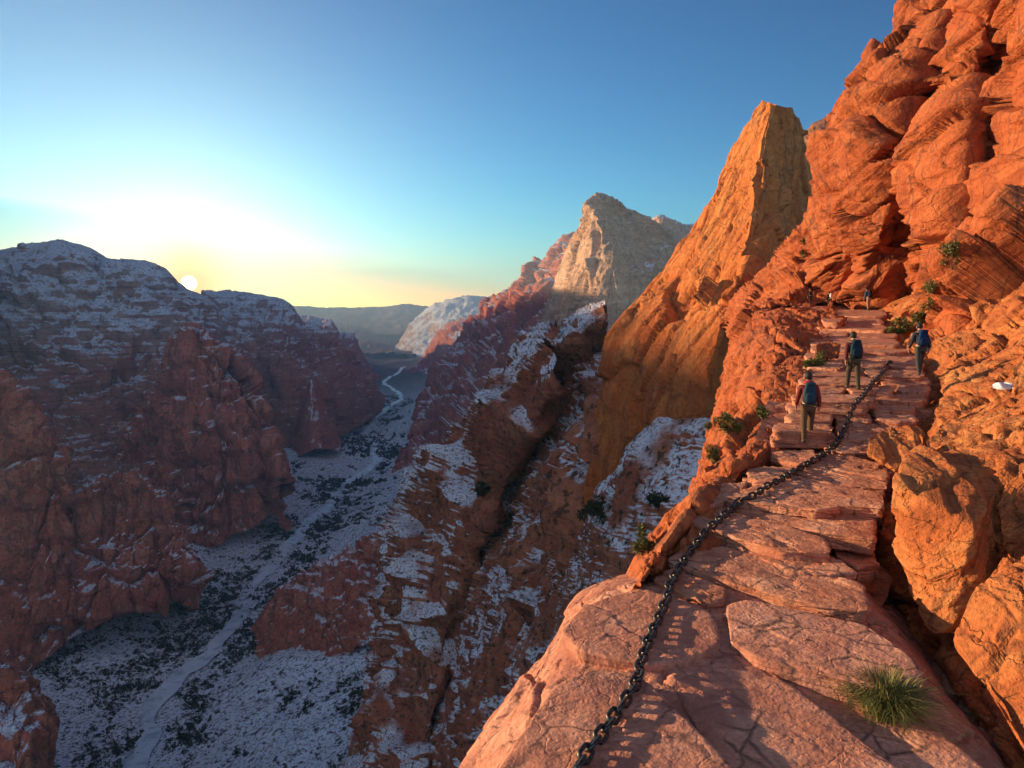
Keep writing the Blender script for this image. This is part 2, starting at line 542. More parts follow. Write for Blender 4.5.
def mesa(size, amp, seed):
    """Rounded pale upper slopes over sheer jointed red walls."""
    up = crag(size, amp, seed, vert=2.2, steps=.08, stepsize=26, gully=1.35, fine=.04)
    low = jointed(size * .42, amp * .55, seed + 40)
    def d(P):
        z = P[:, 2] + 60 * fbm(P / size * 1.2, 3, seed + 50)
        w = sm(-60, -150, z)
        return up(P) * (1 - .45 * w) + w * (low(P) + amp * .25)
    return d

FLOOR = -480.0
river_px = [(120, 840), (147, 768), (152, 735), (160, 705), (185, 675), (215, 645), (240, 620), (255, 592), (283, 560), (290, 543), (310, 520), (332, 503), (350, 480), (368, 468), (375, 455), (371, 443), (364, 436), (372, 424), (385, 410), (402, 398), (392, 390), (385, 382), (396, 374), (404, 367)]
river_w = np.array([onz(x, y, FLOOR) for x, y in river_px])

def resample(pts, step):
    pts = np.asarray(pts, float)
    K = len(pts)
    t = np.linspace(0, K - 1, K * 12)
    q = cr_matrix(t, K, 1.0) @ pts
    seg = np.linalg.norm(np.diff(q, axis=0), axis=1)
    c = np.concatenate([[0], np.cumsum(seg)])
    s = np.arange(0, c[-1], step)
    return np.stack([np.interp(s, c, q[:, k]) for k in range(q.shape[1])], 1)

river_line = resample(river_w, 12.0)

def river_dist(xy):
    """distance to the river and side (+ to the right, looking up the valley)"""
    L = river_line[::3, :2]
    best = np.full(len(xy), 1e9); side = np.zeros(len(xy))
    tang = np.gradient(L, axis=0); tang /= np.linalg.norm(tang, axis=1, keepdims=True)
    for k in range(len(L)):
        v = xy - L[k]
        d = np.hypot(v[:, 0], v[:, 1])
        m = d < best
        best[m] = d[m]
        side[m] = (tang[k, 1] * v[m, 0] - tang[k, 0] * v[m, 1])
    return best, np.sign(side)

def floor_z(P):
    d, s = river_dist(P[:, :2])
    f = sm(20, 260, d)
    up = np.where(s > 0, .34, .16) * np.maximum(d - 50, 0)
    near = sm(6000, 3000, P[:, 1])
    up = up * near + .02 * d * (1 - near)
    up = np.minimum(up, 240)
    n = fbm(P * [1, 1, 0] / 160, 5, 3) * 26 * f + fbm(P * [1, 1, 0] / 36, 4, 5) * 4.5 * sm(14, 60, d) + ridged(P * [1, 1, 0] / 90, 4, 8) * 9 * f
    return FLOOR + up + n

# floor of the canyon: a sheet that runs out to the horizon, finer near
ys = np.concatenate([np.geomspace(250, 11500, 430)])
xs_n = np.linspace(-1, 1, 420)
X = np.zeros((len(ys), len(xs_n))); Y = np.zeros_like(X)
for i, y in enumerate(ys):
    half = 500 + .9 * y
    X[i] = xs_n * half - .20 * y; Y[i] = y
P = np.stack([X.ravel(), Y.ravel(), np.zeros(X.size)], 1)
P[:, 2] = floor_z(P)
o = link('ground', mesh_from('ground', P, grid_faces(*X.shape), M['valley'])); o['kind'] = 'structure'

# the frozen river
rm, nt, N_, L_, bs = new_mat('icy river'); b_ = NB(nt)
g_ = b_.node('ShaderNodeNewGeometry')
f_ = b_.noise(g_.outputs['Position'], .06, 6, .65, .5)
L_.new(b_.ramp(f_, [(.35, (.35, .42, .47)), (.5, (.70, .75, .79)), (.7, (.85, .87, .89))]), bs.inputs['Base Color'])
bs.inputs['Roughness'].default_value = .35
wd = 11 + 5 * vnoise(river_line * .02 + 3) + 3 * vnoise(river_line * .03 + 5)
tg = np.gradient(river_line[:, :2], axis=0); tg /= np.linalg.norm(tg, axis=1, keepdims=True)
nr = np.stack([tg[:, 1], -tg[:, 0]], 1)
wig = 17 * vnoise(river_line * .011 + 9) + 6 * vnoise(river_line * .05 + 2)
ctr = river_line.copy(); ctr[:, :2] += nr * wig[:, None]
rows = []
for k in (-1, -.33, .33, 1):
    q = ctr.copy(); q[:, :2] += nr * (wd * k)[:, None]
    q[:, 2] = floor_z(ctr) + 3.0
    rows.append(q)
S = np.stack(rows)
o = link('river', mesh_from('river', S.reshape(-1, 3), grid_faces(4, S.shape[1]), rm)); o['kind'] = 'structure'

# ---- far things
lofted('hill', [[(140, 304, 10540), (285, 305, 10230), (320, 306, 10230), (352, 307, 10168), (385, 306, 10168), (408, 304.5, 10106), (432, 307, 10230), (520, 306, 10540), (700, 305, 10850)],
                [(140, 315, 9796), (285, 316, 9672), (320, 316, 9610), (352, 317, 9548), (385, 316, 9548), (408, 315, 9610), (432, 317, 9610), (520, 317, 9796), (700, 316, 9920)],
                [(140, 332, 8060), (285, 333, 8060), (320, 333, 8060), (352, 333, 8060), (385, 333, 8060), (408, 333, 8060), (432, 333, 8060), (520, 333, 8060), (700, 333, 8060)]],
       260, 40, crag(600, 40, 4, vert=1.0), M['far'], back=(6, 500))

lofted('cliff', [[(286, 318, 4700), (300, 317, 4650), (318, 319, 4600), (331, 320, 4500), (340, 333, 4500), (353, 333, 4450), (359, 348, 4450), (368, 370, 4500), (381, 387, 4600)],
                 [(286, 345, 4300), (300, 345, 4300), (318, 345, 4250), (332, 347, 4200), (343, 352, 4200), (355, 356, 4200), (363, 368, 4250), (371, 382, 4300), (383, 393, 4400)],
                 [(286, 385, 3900), (300, 388, 3900), (318, 392, 3850), (333, 396, 3800), (347, 398, 3800), (358, 399, 3850), (367, 400, 3900), (375, 400, 4000), (386, 399, 4100)]],
       150, 90, crag(240, 50, 14), M['wall'], back=(30, 700))

lofted('cliff', [[(378, 372, 7000), (398, 345, 7000), (418, 320, 7000), (437, 306, 7000), (455, 299, 7000), (475, 297, 7050), (497, 298, 7100), (545, 300, 7300), (600, 305, 7500)],
                 [(388, 376, 6400), (405, 356, 6400), (424, 338, 6400), (442, 326, 6400), (460, 318, 6400), (478, 315, 6400), (500, 315, 6400), (548, 318, 6600), (600, 325, 6800)],
                 [(398, 376, 5900), (415, 370, 5800), (432, 365, 5700), (450, 360, 5600), (468, 358, 5600), (486, 356, 5600), (505, 356, 5600), (550, 360, 5700), (600, 365, 5800)]],
       150, 80, crag(360, 60, 24), M['snowmt'], back=(40, 900))
lofted('cliff', [[(405, 382, 5000), (425, 360, 4900), (440, 331, 4800), (455, 323, 4750), (470, 319, 4700), (490, 316, 4650), (520, 312, 4600)],
                 [(408, 386, 4600), (430, 372, 4400), (445, 352, 4300), (460, 345, 4200), (475, 342, 4100), (495, 340, 4100), (525, 338, 4100)],
                 [(410, 394, 4000), (430, 390, 3900), (448, 386, 3800), (465, 382, 3700), (480, 380, 3700), (500, 378, 3700), (530, 376, 3700)]],
       130, 80, crag(260, 50, 34), M['wall'], back=(30, 700))

lofted('hill', [[(300, 326, 9200), (335, 325, 9000), (360, 328, 8800), (385, 333, 8600), (405, 340, 8500), (425, 347, 8500), (450, 352, 8500)],
                [(300, 335, 8000), (335, 336, 7800), (360, 338, 7700), (385, 342, 7600), (405, 346, 7500), (425, 351, 7500), (450, 355, 7600)],
                [(300, 352, 6400), (335, 353, 6200), (360, 354, 6100), (385, 355, 6000), (405, 356, 6000), (425, 357, 6100), (450, 358, 6200)]],
       150, 60, crag(420, 45, 27, vert=1.2), M['far'], back=(12, 900))
# ---- left side, far to near
lofted('cliff', [[(170, 312, 2950), (205, 299, 2900), (240, 292, 2850), (265, 297, 2850), (286, 303, 2850), (303, 322, 2850), (326, 333, 2900), (345, 352, 3000), (373, 388, 3150)],
                 [(175, 335, 2700), (212, 325, 2650), (245, 318, 2600), (270, 326, 2600), (292, 342, 2600), (308, 356, 2650), (330, 366, 2700), (350, 378, 2850), (376, 398, 3050)],
                 [(180, 400, 2350), (218, 392, 2300), (250, 390, 2280), (274, 393, 2280), (294, 395, 2300), (311, 396, 2350), (332, 400, 2450), (353, 404, 2650), (378, 406, 2950)],
                 [(190, 480, 1950), (225, 475, 1960), (254, 470, 2000), (277, 465, 2050), (297, 458, 2120), (314, 448, 2230), (334, 438, 2400), (356, 426, 2600), (380, 413, 2900)]],
       300, 240, mesa(220, 54, 44), M['pale'], back=(40, 500), hold=.3)
lofted('cliff', [[(289, 448, 2170), (298, 420, 2200), (305, 398, 2220), (311, 380, 2240), (317, 392, 2230), (326, 412, 2220), (338, 437, 2200)],
                 [(290, 455, 2100), (300, 436, 2090), (307, 424, 2080), (312, 416, 2080), (319, 422, 2090), (328, 433, 2110), (340, 446, 2150)],
                 [(291, 462, 2020), (302, 456, 2000), (309, 453, 1990), (314, 450, 1990), (321, 450, 2010), (331, 450, 2050), (343, 450, 2120)]],
       110, 90, crag(70, 12, 47), M['wall'], back=(30, 120))
lofted('cliff', [[(-520, 232, 2400), (-230, 228, 2350), (-120, 232, 2300), (-40, 240, 2250), (-8, 252, 2220), (25, 246, 2200), (60, 243, 2150), (85, 251, 2130), (104, 262, 2150), (140, 264, 2150), (163, 271, 2180), (176, 283, 2200), (205, 302, 2300), (245, 335, 2400)],
                 [(-520, 280, 2100), (-230, 280, 2050), (-120, 285, 2000), (-40, 295, 1980), (-8, 300, 1960), (25, 290, 1950), (60, 284, 1930), (85, 288, 1930), (104, 296, 1930), (140, 300, 1950), (165, 312, 1990), (180, 322, 2020), (208, 338, 2100), (245, 362, 2200)],
                 [(-520, 370, 1850), (-230, 370, 1800), (-120, 370, 1750), (-40, 370, 1740), (-8, 368, 1730), (25, 360, 1720), (60, 352, 1720), (85, 350, 1720), (104, 358, 1740), (140, 366, 1760), (165, 372, 1780), (182, 376, 1800), (210, 385, 1850), (245, 402, 1920)],
                 [(-520, 430, 1600), (-230, 430, 1560), (-120, 430, 1540), (-40, 425, 1530), (-8, 425, 1515), (25, 425, 1500), (60, 428, 1500), (85, 432, 1500), (104, 438, 1520), (140, 440, 1560), (165, 445, 1580), (184, 450, 1600), (212, 455, 1620), (245, 470, 1640)],
                 [(-520, 540, 1280), (-230, 540, 1250), (-120, 540, 1220), (-40, 535, 1220), (-8, 530, 1215), (25, 520, 1210), (60, 520, 1220), (85, 520, 1230), (104, 520, 1240), (140, 520, 1260), (165, 525, 1280), (186, 530, 1300), (215, 532, 1330), (245, 535, 1380)]],
       430, 330, mesa(300, 62, 54), M['pale'], back=(30, 600), hold=.3)
lofted('cliff', [[(108, 470, 1381), (135, 425, 1407), (155, 395, 1416), (176, 350, 1416), (194, 331, 1398), (212, 338, 1398), (237, 356, 1407), (262, 408, 1389), (283, 478, 1328)],
                 [(118, 490, 1395), (145, 450, 1386), (165, 422, 1376), (188, 384, 1367), (204, 368, 1348), (220, 374, 1348), (240, 392, 1358), (263, 440, 1348), (284, 492, 1339)],
                 [(128, 520, 1370), (152, 490, 1341), (172, 470, 1322), (194, 445, 1303), (212, 435, 1293), (226, 440, 1293), (243, 450, 1312), (264, 476, 1341), (285, 506, 1361)],
                 [(135, 580, 1270), (160, 568, 1260), (180, 560, 1250), (200, 552, 1250), (218, 545, 1255), (230, 538, 1270), (246, 528, 1300), (266, 518, 1340), (287, 514, 1390)]],
       280, 260, jointed(62, 30, 64), M['wall'], back=(40, 260))
lofted('cliff', [[(-180, 390, 961), (-80, 378, 934), (0, 381, 908), (12, 386, 899), (28, 402, 894), (42, 425, 890), (58, 449, 890), (70, 490, 890), (88, 480, 917), (110, 472, 934), (148, 476, 943), (166, 503, 934), (184, 540, 917), (194, 578, 890)],
                 [(-180, 450, 930), (-80, 440, 911), (0, 450, 884), (15, 452, 879), (32, 466, 874), (47, 485, 874), (62, 505, 879), (75, 535, 888), (92, 532, 902), (114, 526, 911), (142, 532, 916), (160, 550, 911), (176, 572, 902), (196, 594, 893)],
                 [(-180, 560, 878), (-80, 560, 868), (0, 560, 858), (17, 562, 853), (33, 572, 848), (48, 580, 848), (63, 588, 848), (77, 596, 853), (94, 590, 858), (116, 582, 868), (140, 582, 882), (158, 590, 892), (174, 596, 902), (198, 602, 912)],
                 [(-180, 730, 790), (-80, 720, 790), (0, 692, 800), (18, 680, 805), (34, 667, 812), (50, 655, 820), (66, 642, 830), (80, 634, 840), (97, 626, 850), (118, 616, 865), (142, 608, 885), (160, 606, 900), (176, 606, 910), (200, 608, 920)]],
       330, 280, jointed(56, 22, 74), M['wall'], back=(50, 200))
lofted('cliff', [[(-160, 640, 540), (-60, 655, 520), (-10, 660, 505), (6, 664, 500), (22, 678, 495), (36, 692, 492), (45, 716, 490), (40, 748, 485), (28, 800, 470)],
                 [(-160, 720, 470), (-60, 720, 455), (-10, 715, 448), (6, 716, 445), (20, 724, 443), (32, 735, 442), (40, 752, 445), (38, 775, 450), (28, 815, 445)],
                 [(-160, 860, 390), (-60, 860, 385), (-10, 850, 385), (6, 850, 385), (16, 848, 388), (24, 848, 392), (30, 848, 400), (30, 848, 410), (25, 848, 420)]],
       150, 130, jointed(30, 9, 84), M['wall'], back=(40, 90))
# unseen ridge added left of the view, its crest shaped to shade the canyon
SUN_AZ, SUN_EL = math.radians(-70), math.radians(9.5)
SHADE_RIDGE = [(-1500, -1900, 225), (-1380, -1200, 215), (-1300, -500, 192), (-1256, 337, 187), (-1243, 532, 191), (-1242, 556, 221), (-1215, 900, 228), (-1235, 1413, 255), (-1560, 1850, 320), (-1960, 2350, 390), (-2420, 2900, 470), (-2860, 3450, 540), (-3330, 4000, 550), (-4050, 4800, 480), (-5700, 6500, 420), (-8100, 9500, 440)]
rp = np.array(SHADE_RIDGE, float)
tg = np.gradient(rp[:, :2], axis=0); tg /= np.linalg.norm(tg, axis=1, keepdims=True)
nr = np.stack([tg[:, 1], -tg[:, 0]], 1)             # towards the canyon
rows = []
for off, fz in ((-520, -1.0), (-300, .3), (-80, .9), (0, 1.0), (34, .72), (50, .2), (58, -1.0)):
    r = []
    for k in range(len(rp)):
        c = rp[k, :2] + nr[k] * off
        r.append(np.array([c[0], c[1], rp[k, 2] * fz if fz > 0 else -485]))
    rows.append(r)
loft('cliff', rows, 480, 130, crag(150, 3, 94, vert=2), M['pale'])  # the added ridge, out of view, that casts the canyon's shade

# ---- right side, far to near
lofted('cliff', [[(396, 505, 1800), (408, 455, 2050), (425, 400, 2500), (440, 368, 2800), (462, 340, 3000), (480, 311, 3100), (500, 297, 3000), (520, 283, 2900), (545, 262, 2800), (557, 250, 2700), (600, 236, 2700)],
                 [(400, 520, 1650), (424, 470, 1780), (444, 425, 2100), (462, 388, 2350), (482, 360, 2450), (502, 334, 2500), (520, 318, 2450), (538, 303, 2350), (556, 286, 2250), (572, 272, 2150), (610, 255, 2100)],
                 [(405, 540, 1480), (438, 500, 1500), (465, 460, 1560), (488, 424, 1640), (510, 396, 1680), (530, 374, 1700), (550, 355, 1700), (565, 342, 1700), (580, 330, 1700), (595, 322, 1700), (630, 300, 1700)],
                 [(410, 600, 1200), (440, 570, 1150), (470, 520, 1150), (500, 480, 1150), (525, 450, 1150), (550, 420, 1150), (570, 400, 1150), (590, 385, 1150), (610, 370, 1150), (630, 360, 1150), (660, 350, 1150)]],
       330, 260, jointed(130, 46, 104), M['wall'], back=(60, 500))
lofted('cliff', [[(600, 245, 1700), (640, 225, 1650), (660, 217, 1600), (685, 221, 1600), (730, 235, 1600)],
                 [(600, 280, 1500), (640, 262, 1480), (662, 256, 1450), (690, 258, 1450), (730, 268, 1450)],
                 [(600, 340, 1350), (640, 330, 1330), (664, 320, 1300), (692, 320, 1300), (730, 330, 1300)]],
       150, 120, crag(90, 16, 108, vert=1.5), M['peak'], back=(30, 250))
def peak_disp(P):
    d = jointed(75, 9, 114)(P)
    # the tall joint that splits the face from its summit
    x = P[:, 0] / np.maximum(P[:, 1], 1)
    z = P[:, 2]
    xc = .120 + .010 * (z - 160) / 160.0 + .004 * vnoise(P / 40, 3)
    d = d - 9 * np.exp(-((x - xc) / .0035) ** 2) * sm(10, 50, z) * sm(165, 130, z)
    return d
lofted('cliff', [[(524, 372, 1160), (534, 345, 1150), (545, 312, 1140), (556, 282, 1130), (566, 252, 1110), (584, 216, 1090), (591, 200, 1085), (599, 193, 1080), (613, 199, 1100), (630, 209, 1130), (645, 217, 1170), (690, 240, 1250)],
                 [(530, 380, 1060), (541, 350, 1055), (551, 320, 1050), (562, 290, 1045), (572, 262, 1035), (588, 230, 1020), (595, 214, 1015), (603, 207, 1012), (618, 212, 1030), (635, 224, 1065), (650, 234, 1100), (692, 252, 1180)],
                 [(536, 395, 990), (550, 368, 975), (562, 342, 965), (573, 316, 955), (584, 298, 945), (598, 282, 938), (608, 275, 935), (618, 272, 935), (634, 272, 945), (650, 276, 965), (668, 282, 990), (705, 300, 1060)],
                 [(540, 440, 900), (556, 420, 890), (570, 404, 885), (583, 392, 880), (594, 382, 875), (608, 374, 872), (620, 368, 870), (632, 362, 872), (648, 360, 880), (664, 360, 895), (680, 362, 910), (715, 370, 960)]],
       330, 330, peak_disp, M['peak'], back=(26, 260), tension=.35, hold=.5)
# the red butte that stands in the valley
lofted('cliff', [[(262, 625, 905), (285, 588, 910), (302, 570, 905), (320, 558, 900), (342, 552, 890), (366, 540, 880), (400, 522, 860)],
                 [(262, 640, 880), (284, 612, 870), (303, 600, 860), (322, 590, 855), (344, 585, 850), (368, 575, 845), (400, 560, 830)],
                 [(262, 660, 855), (284, 662, 835), (304, 652, 825), (324, 642, 820), (346, 632, 815), (370, 618, 810), (400, 605, 800)],
                 [(264, 672, 845), (286, 676, 815), (306, 668, 805), (326, 660, 798), (348, 652, 792), (372, 640, 785), (400, 628, 780)]],
       160, 130, jointed(40, 13, 124), M['wall'], back=(40, 80))
# the long snowy buttress below the trail
def rib_b(P, v):
    w = v - 2 + .16 * fbm(P / 60, 3, 141)
    prof = np.interp(w, [-2, 0, .35, .55, .9, 1.3, 1.75, 2.05, 2.5, 2.9, 3.1, 3.5, 4], [0, 0, -.55, .55, .75, -.5, -1.0, -.2, -.75, .65, .75, -.45, 0])
    return (prof - .1) * 26 * np.clip(P[:, 1] / 280, .28, 1.15) * (.8 + .4 * fbm(P / 45, 3, 143))
def fd(P):
    d = crag(46, 8, 134, vert=1.4, gully=1.2, steps=.2, stepsize=20)(P) + 3.5 * chisel(P, 14, 137, None, (1, 1, 1.3), tilt=1.0, crack=.3, crackw=.12, warp=.25)
    return d * sm(60, 160, P[:, 1]) * np.clip(P[:, 1] / 420, .3, 1.05) + np.clip(P[:, 1] / 300, .4, 1) * crag(24, 4, 139, vert=1.6, steps=.3, stepsize=9)(P)
lofted('cliff', [[(606, 321, 250), (583, 328, 268), (556, 345, 290), (530, 361, 315), (505, 382, 335), (486, 405, 352), (466, 430, 378), (446, 455, 410), (420, 490, 432), (397, 520, 448), (386, 555, 448), (384, 620, 430), (372, 690, 400), (345, 790, 360), (330, 860, 340)],
                 [(612, 345, 270), (596, 356, 277), (574, 373, 289), (550, 396, 307), (526, 424, 326), (502, 456, 348), (478, 486, 370), (456, 516, 391), (436, 546, 406), (422, 578, 414), (414, 612, 414), (410, 668, 406), (400, 725, 390), (382, 800, 360), (370, 860, 342)],
                 [(622, 376, 238), (608, 394, 243), (590, 416, 251), (570, 438, 262), (550, 464, 276), (530, 494, 290), (510, 524, 305), (490, 554, 320), (472, 584, 329), (458, 614, 333), (448, 648, 332), (440, 700, 322), (430, 750, 310), (418, 815, 293), (405, 870, 278)],
                 [(640, 425, 157), (628, 440, 164), (613, 456, 175), (597, 474, 190), (580, 500, 198), (563, 528, 206), (546, 556, 214), (530, 584, 221), (516, 612, 225), (504, 640, 227), (495, 672, 226), (487, 715, 222), (480, 760, 215), (470, 825, 204), (460, 880, 196)],
                 [(670, 424, 105), (650, 450, 104), (634, 474, 103), (622, 498, 102), (614, 522, 101), (608, 548, 100), (602, 574, 100), (593, 597, 100), (588, 622, 104), (578, 648, 102), (570, 680, 100), (560, 720, 98), (552, 765, 96), (540, 830, 92), (530, 890, 90)],
                 [(752, 425, 88), (742, 450, 87), (730, 474, 86), (716, 500, 86), (702, 526, 86), (690, 553, 86), (676, 580, 86), (664, 606, 86), (652, 632, 85), (642, 660, 84), (632, 695, 82), (622, 740, 80), (614, 790, 78), (604, 850, 76), (596, 910, 75)]],
       440, 400, fd, M['slope'], back=(40, 120), hold=.5)

def butt(size, amp, seed, step, setback, ramp):
    jd = jointed(size, amp, seed)
    def d(P):
        zz = P[:, 2] / step + .9 * fbm(P / (step * 1.6), 3, seed + 8)
        fz = zz - np.floor(zz)
        o = jd(P) - setback * (fz ** 1.5 * (1 - sm(.80, 1, fz)) * 1.4 - .4) + setback * .7 * fbm(P / (step * .9), 3, seed + 9)
        return o * (np.clip((P[:, 1] - 200) / ramp, .3, 1) if ramp else 1)
    return d
# two red buttresses that stand out of that slope
A0 = [(553, 346, 278), (505, 382, 312), (470, 425, 346), (440, 462, 378), (402, 512, 404), (387, 555, 408), (384, 620, 392), (370, 700, 362), (345, 800, 330)]
A1 = [(562, 362, 246), (522, 402, 262), (490, 448, 285), (462, 494, 308), (432, 545, 322), (414, 592, 324), (409, 652, 317), (398, 722, 303), (376, 810, 280)]
A2 = [(566, 384, 246), (536, 428, 258), (512, 474, 276), (488, 521, 294), (468, 571, 301), (453, 620, 301), (443, 670, 295), (432, 732, 282), (413, 812, 263)]
A3 = [(562, 392, 300), (532, 437, 315), (507, 484, 335), (484, 531, 355), (464, 580, 362), (449, 628, 362), (439, 678, 352), (428, 740, 338), (409, 818, 315)]
lofted('cliff', [A0, A1, A2, A3], 380, 250, butt(40, 12, 301, 44, 15, 170), M['face'], back=(30, 60), hold=.6)
D0 = [(606, 424, 196), (588, 448, 202), (566, 496, 208), (541, 553, 216), (516, 608, 222), (498, 668, 222), (486, 745, 214), (470, 830, 205)]
D1 = [(612, 420, 158), (592, 444, 158), (570, 492, 164), (545, 550, 172), (520, 605, 178), (502, 665, 180), (490, 742, 172), (474, 830, 164)]
D2 = [(632, 412, 130), (618, 440, 130), (598, 490, 135), (574, 546, 144), (550, 602, 151), (530, 662, 154), (516, 742, 149), (500, 835, 143)]
D3 = [(652, 424, 130), (642, 448, 130), (626, 494, 133), (606, 542, 138), (584, 594, 140), (562, 652, 141), (546, 742, 137), (530, 840, 132)]
D4 = [(650, 436, 165), (638, 458, 165), (622, 504, 168), (602, 552, 172), (580, 604, 174), (558, 662, 174), (542, 750, 170), (526, 845, 165)]
lofted('cliff', [D0, D1, D2, D3, D4], 340, 230, butt(24, 7.5, 311, 30, 8, 0), M['face'])
# ------------------------------------------------------------------ the near ridge

def cliff_disp(big, amp, seed, fine=1.0, aniso=(1.5, 1.1, .6), basis=BED, lay=.05):
    def d(P):
        q = P @ basis.T
        o = chisel(P, big, seed, basis, aniso, tilt=.85, crack=.5, crackw=.08) * 1.0
        o = o + chisel(P, big * .36, seed + 7, basis, (1.9, 1.2, .6), tilt=.9, crack=.4, crackw=.08) * .34
        o = o + chisel(P, big * .12, seed + 15, basis, (1.9, 1.2, .55), tilt=.9, crack=.35, crackw=.1) * .12 * fine
        o = o + fbm(q / (big * np.array([1.3, 1.3, .12])), 3, seed + 3) * lay
        o = o + fbm(P / big * 1.2, 4, seed + 2) * .40 + fbm(P / big * 14, 3, seed + 4) * .025 * fine
        return o * amp
    return d

# golden fin
FB = np.array([[-.57, -.15, -.81], [-.78, -.20, .59], [-.25, .97, 0.0]])
FB /= np.linalg.norm(FB, axis=1, keepdims=True)
def deeper(rows, dy, k=1.0):
    return [r + [(r[-1][0], r[-1][1] + dy, r[-1][2] * k)] for r in rows]
def fin_disp(P):
    q = P @ FB.T
    o = chisel(P, 15, 201, FB, (2.4, 1.1, .8), tilt=1.1, crack=.35, crackw=.06, warp=.2) * 2.0
    o = o + chisel(P, 6, 207, FB, (2.2, 1.1, .8), tilt=1.2, crack=.35, crackw=.07, warp=.2) * .75
    o = o + chisel(P, 2.2, 208, FB, (2.0, 1.1, .9), tilt=1.2, crack=.3, crackw=.10, warp=.2) * .2
    o = o + fbm(q / np.array([30, 9, 3.0]), 3, 203) * .3 + fbm(P / 16, 4, 204) * 1.3 + fbm(P / 2.4, 4, 205) * .12
    return o
lofted('cliff', deeper([[(775, 118, 175), (762, 140, 175), (745, 175, 175), (718, 225, 173), (690, 265, 170), (650, 315, 165), (632, 350, 160), (620, 420, 150), (600, 520, 140)],
                 [(766, 105, 140), (745, 125, 139), (718, 176, 139), (692, 224, 138), (657, 274, 136), (620, 311, 132), (607, 345, 128), (604, 400, 125), (598, 470, 123)],
                 [(769, 104, 133), (754, 130, 132), (738, 180, 129), (720, 232, 125), (694, 284, 121), (666, 330, 116), (652, 372, 112), (645, 420, 111), (640, 480, 112)],
                 [(772, 103, 127), (763, 134, 123), (757, 184, 119), (751, 234, 114), (738, 284, 108), (722, 330, 102), (710, 372, 98), (702, 415, 99), (694, 470, 102)],
                 [(775, 103, 126), (767, 136, 123), (761, 186, 119), (755, 236, 114.5), (743, 284, 109), (729, 330, 103), (718, 372, 99), (712, 415, 100), (708, 470, 103)],
                 [(785, 108, 130), (797, 142, 132), (800, 180, 131), (794, 218, 128), (782, 258, 121), (764, 300, 112), (750, 345, 107), (742, 400, 107), (736, 470, 112)],
                 [(792, 122, 150), (806, 158, 152), (808, 196, 150), (806, 230, 148), (800, 262, 142), (794, 300, 135), (785, 345, 128), (775, 400, 120), (765, 470, 110)]], 150, 1.0),
       330, 330, fin_disp, M['fin'], tension=.25)
# rounded dome behind the gap
lofted('cliff', [[(784, 175, 210), (795, 150, 212), (806, 132, 214), (822, 122, 216), (845, 118, 218), (880, 120, 220), (930, 130, 220)],
                 [(780, 200, 185), (793, 180, 186), (808, 166, 187), (824, 158, 188), (848, 155, 190), (882, 158, 192), (930, 165, 195)],
                 [(770, 250, 160), (790, 240, 160), (810, 232, 160), (828, 226, 160), (850, 224, 160), (884, 226, 162), (930, 230, 165)],
                 [(755, 300, 130), (785, 292, 130), (812, 286, 130), (832, 282, 130), (855, 280, 130), (886, 280, 130), (930, 285, 130)]],
       140, 150, crag(22, 2.2, 214, vert=1.2, steps=.3, stepsize=5), M['dome'], back=(20, 50))

# great cliff on the right
def r6_disp(P):
    q = P @ BED.T
    o = chisel(P, 9.5, 331, BED, (1.7, 1.2, .8), tilt=1.25, crack=.5, crackw=.05, warp=.10) * 2.3
    o = o + chisel(P, 3.6, 332, BED, (2.0, 1.1, .7), tilt=1.3, crack=.4, crackw=.06, warp=.10) * .95
    o = o + chisel(P, 1.25, 223, BED, (2.2, 1.1, .6), tilt=1.2, crack=.3, crackw=.09, warp=.2) * .22
    o = o + fbm(P / 9, 4, 224) * .5 + fbm(q / np.array([4, 3, .35]), 3, 225) * .07
    return o

lofted('cliff', deeper([[(960, -90, 80), (940, 0, 80), (930, 40, 79), (905, 75, 78), (885, 115, 78), (865, 175, 78), (850, 235, 78), (840, 292, 80)],
                 [(930, -90, 61), (920, 0, 59), (906, 38, 58), (868, 66, 58), (848, 105, 58), (827, 175, 60), (811, 235, 64), (804, 300, 66)],
                 [(946, -90, 56), (936, 0, 54), (922, 45, 52.5), (896, 82, 51), (878, 130, 50.5), (862, 190, 52), (846, 245, 57), (836, 300, 63)],
                 [(960, -90, 54), (950, 0, 52), (936, 48, 51), (914, 95, 49.5), (900, 140, 49), (892, 195, 50), (876, 248, 52), (862, 298, 59)],
                 [(972, -90, 58), (960, 0, 57), (946, 55, 57), (926, 105, 56), (914, 150, 55), (912, 205, 54.5), (900, 250, 52.5), (884, 296, 56)],
                 [(985, -90, 51), (974, 0, 49), (960, 58, 47.5), (944, 112, 44), (938, 160, 43), (936, 210, 43), (928, 256, 45), (908, 298, 52)],
                 [(1000, -90, 48), (990, 0, 46), (978, 60, 45), (968, 112, 41), (964, 160, 39), (960, 210, 38), (950, 258, 38), (928, 302, 39.5)],
                 [(1014, -90, 49), (1004, 0, 47.5), (990, 60, 47), (992, 112, 45), (996, 155, 43.5), (992, 200, 42), (972, 248, 39), (945, 308, 35)],
                 [(1052, -90, 41), (1040, 0, 38.5), (1026, 60, 37.5), (1022, 118, 36.5), (1020, 160, 35.5), (1012, 205, 34), (992, 258, 32), (965, 318, 29.5)],
                 [(1150, -90, 35), (1130, 0, 32), (1112, 60, 31), (1105, 120, 30), (1098, 165, 29), (1080, 220, 27.5), (1050, 275, 26), (1005, 335, 24)],
                 [(1350, -120, 30), (1330, 0, 27), (1300, 60, 26), (1280, 120, 25), (1260, 170, 24), (1230, 230, 22), (1180, 290, 20), (1100, 370, 18)]], 34, .96),
       480, 430, r6_disp, M['near'], tension=.35)

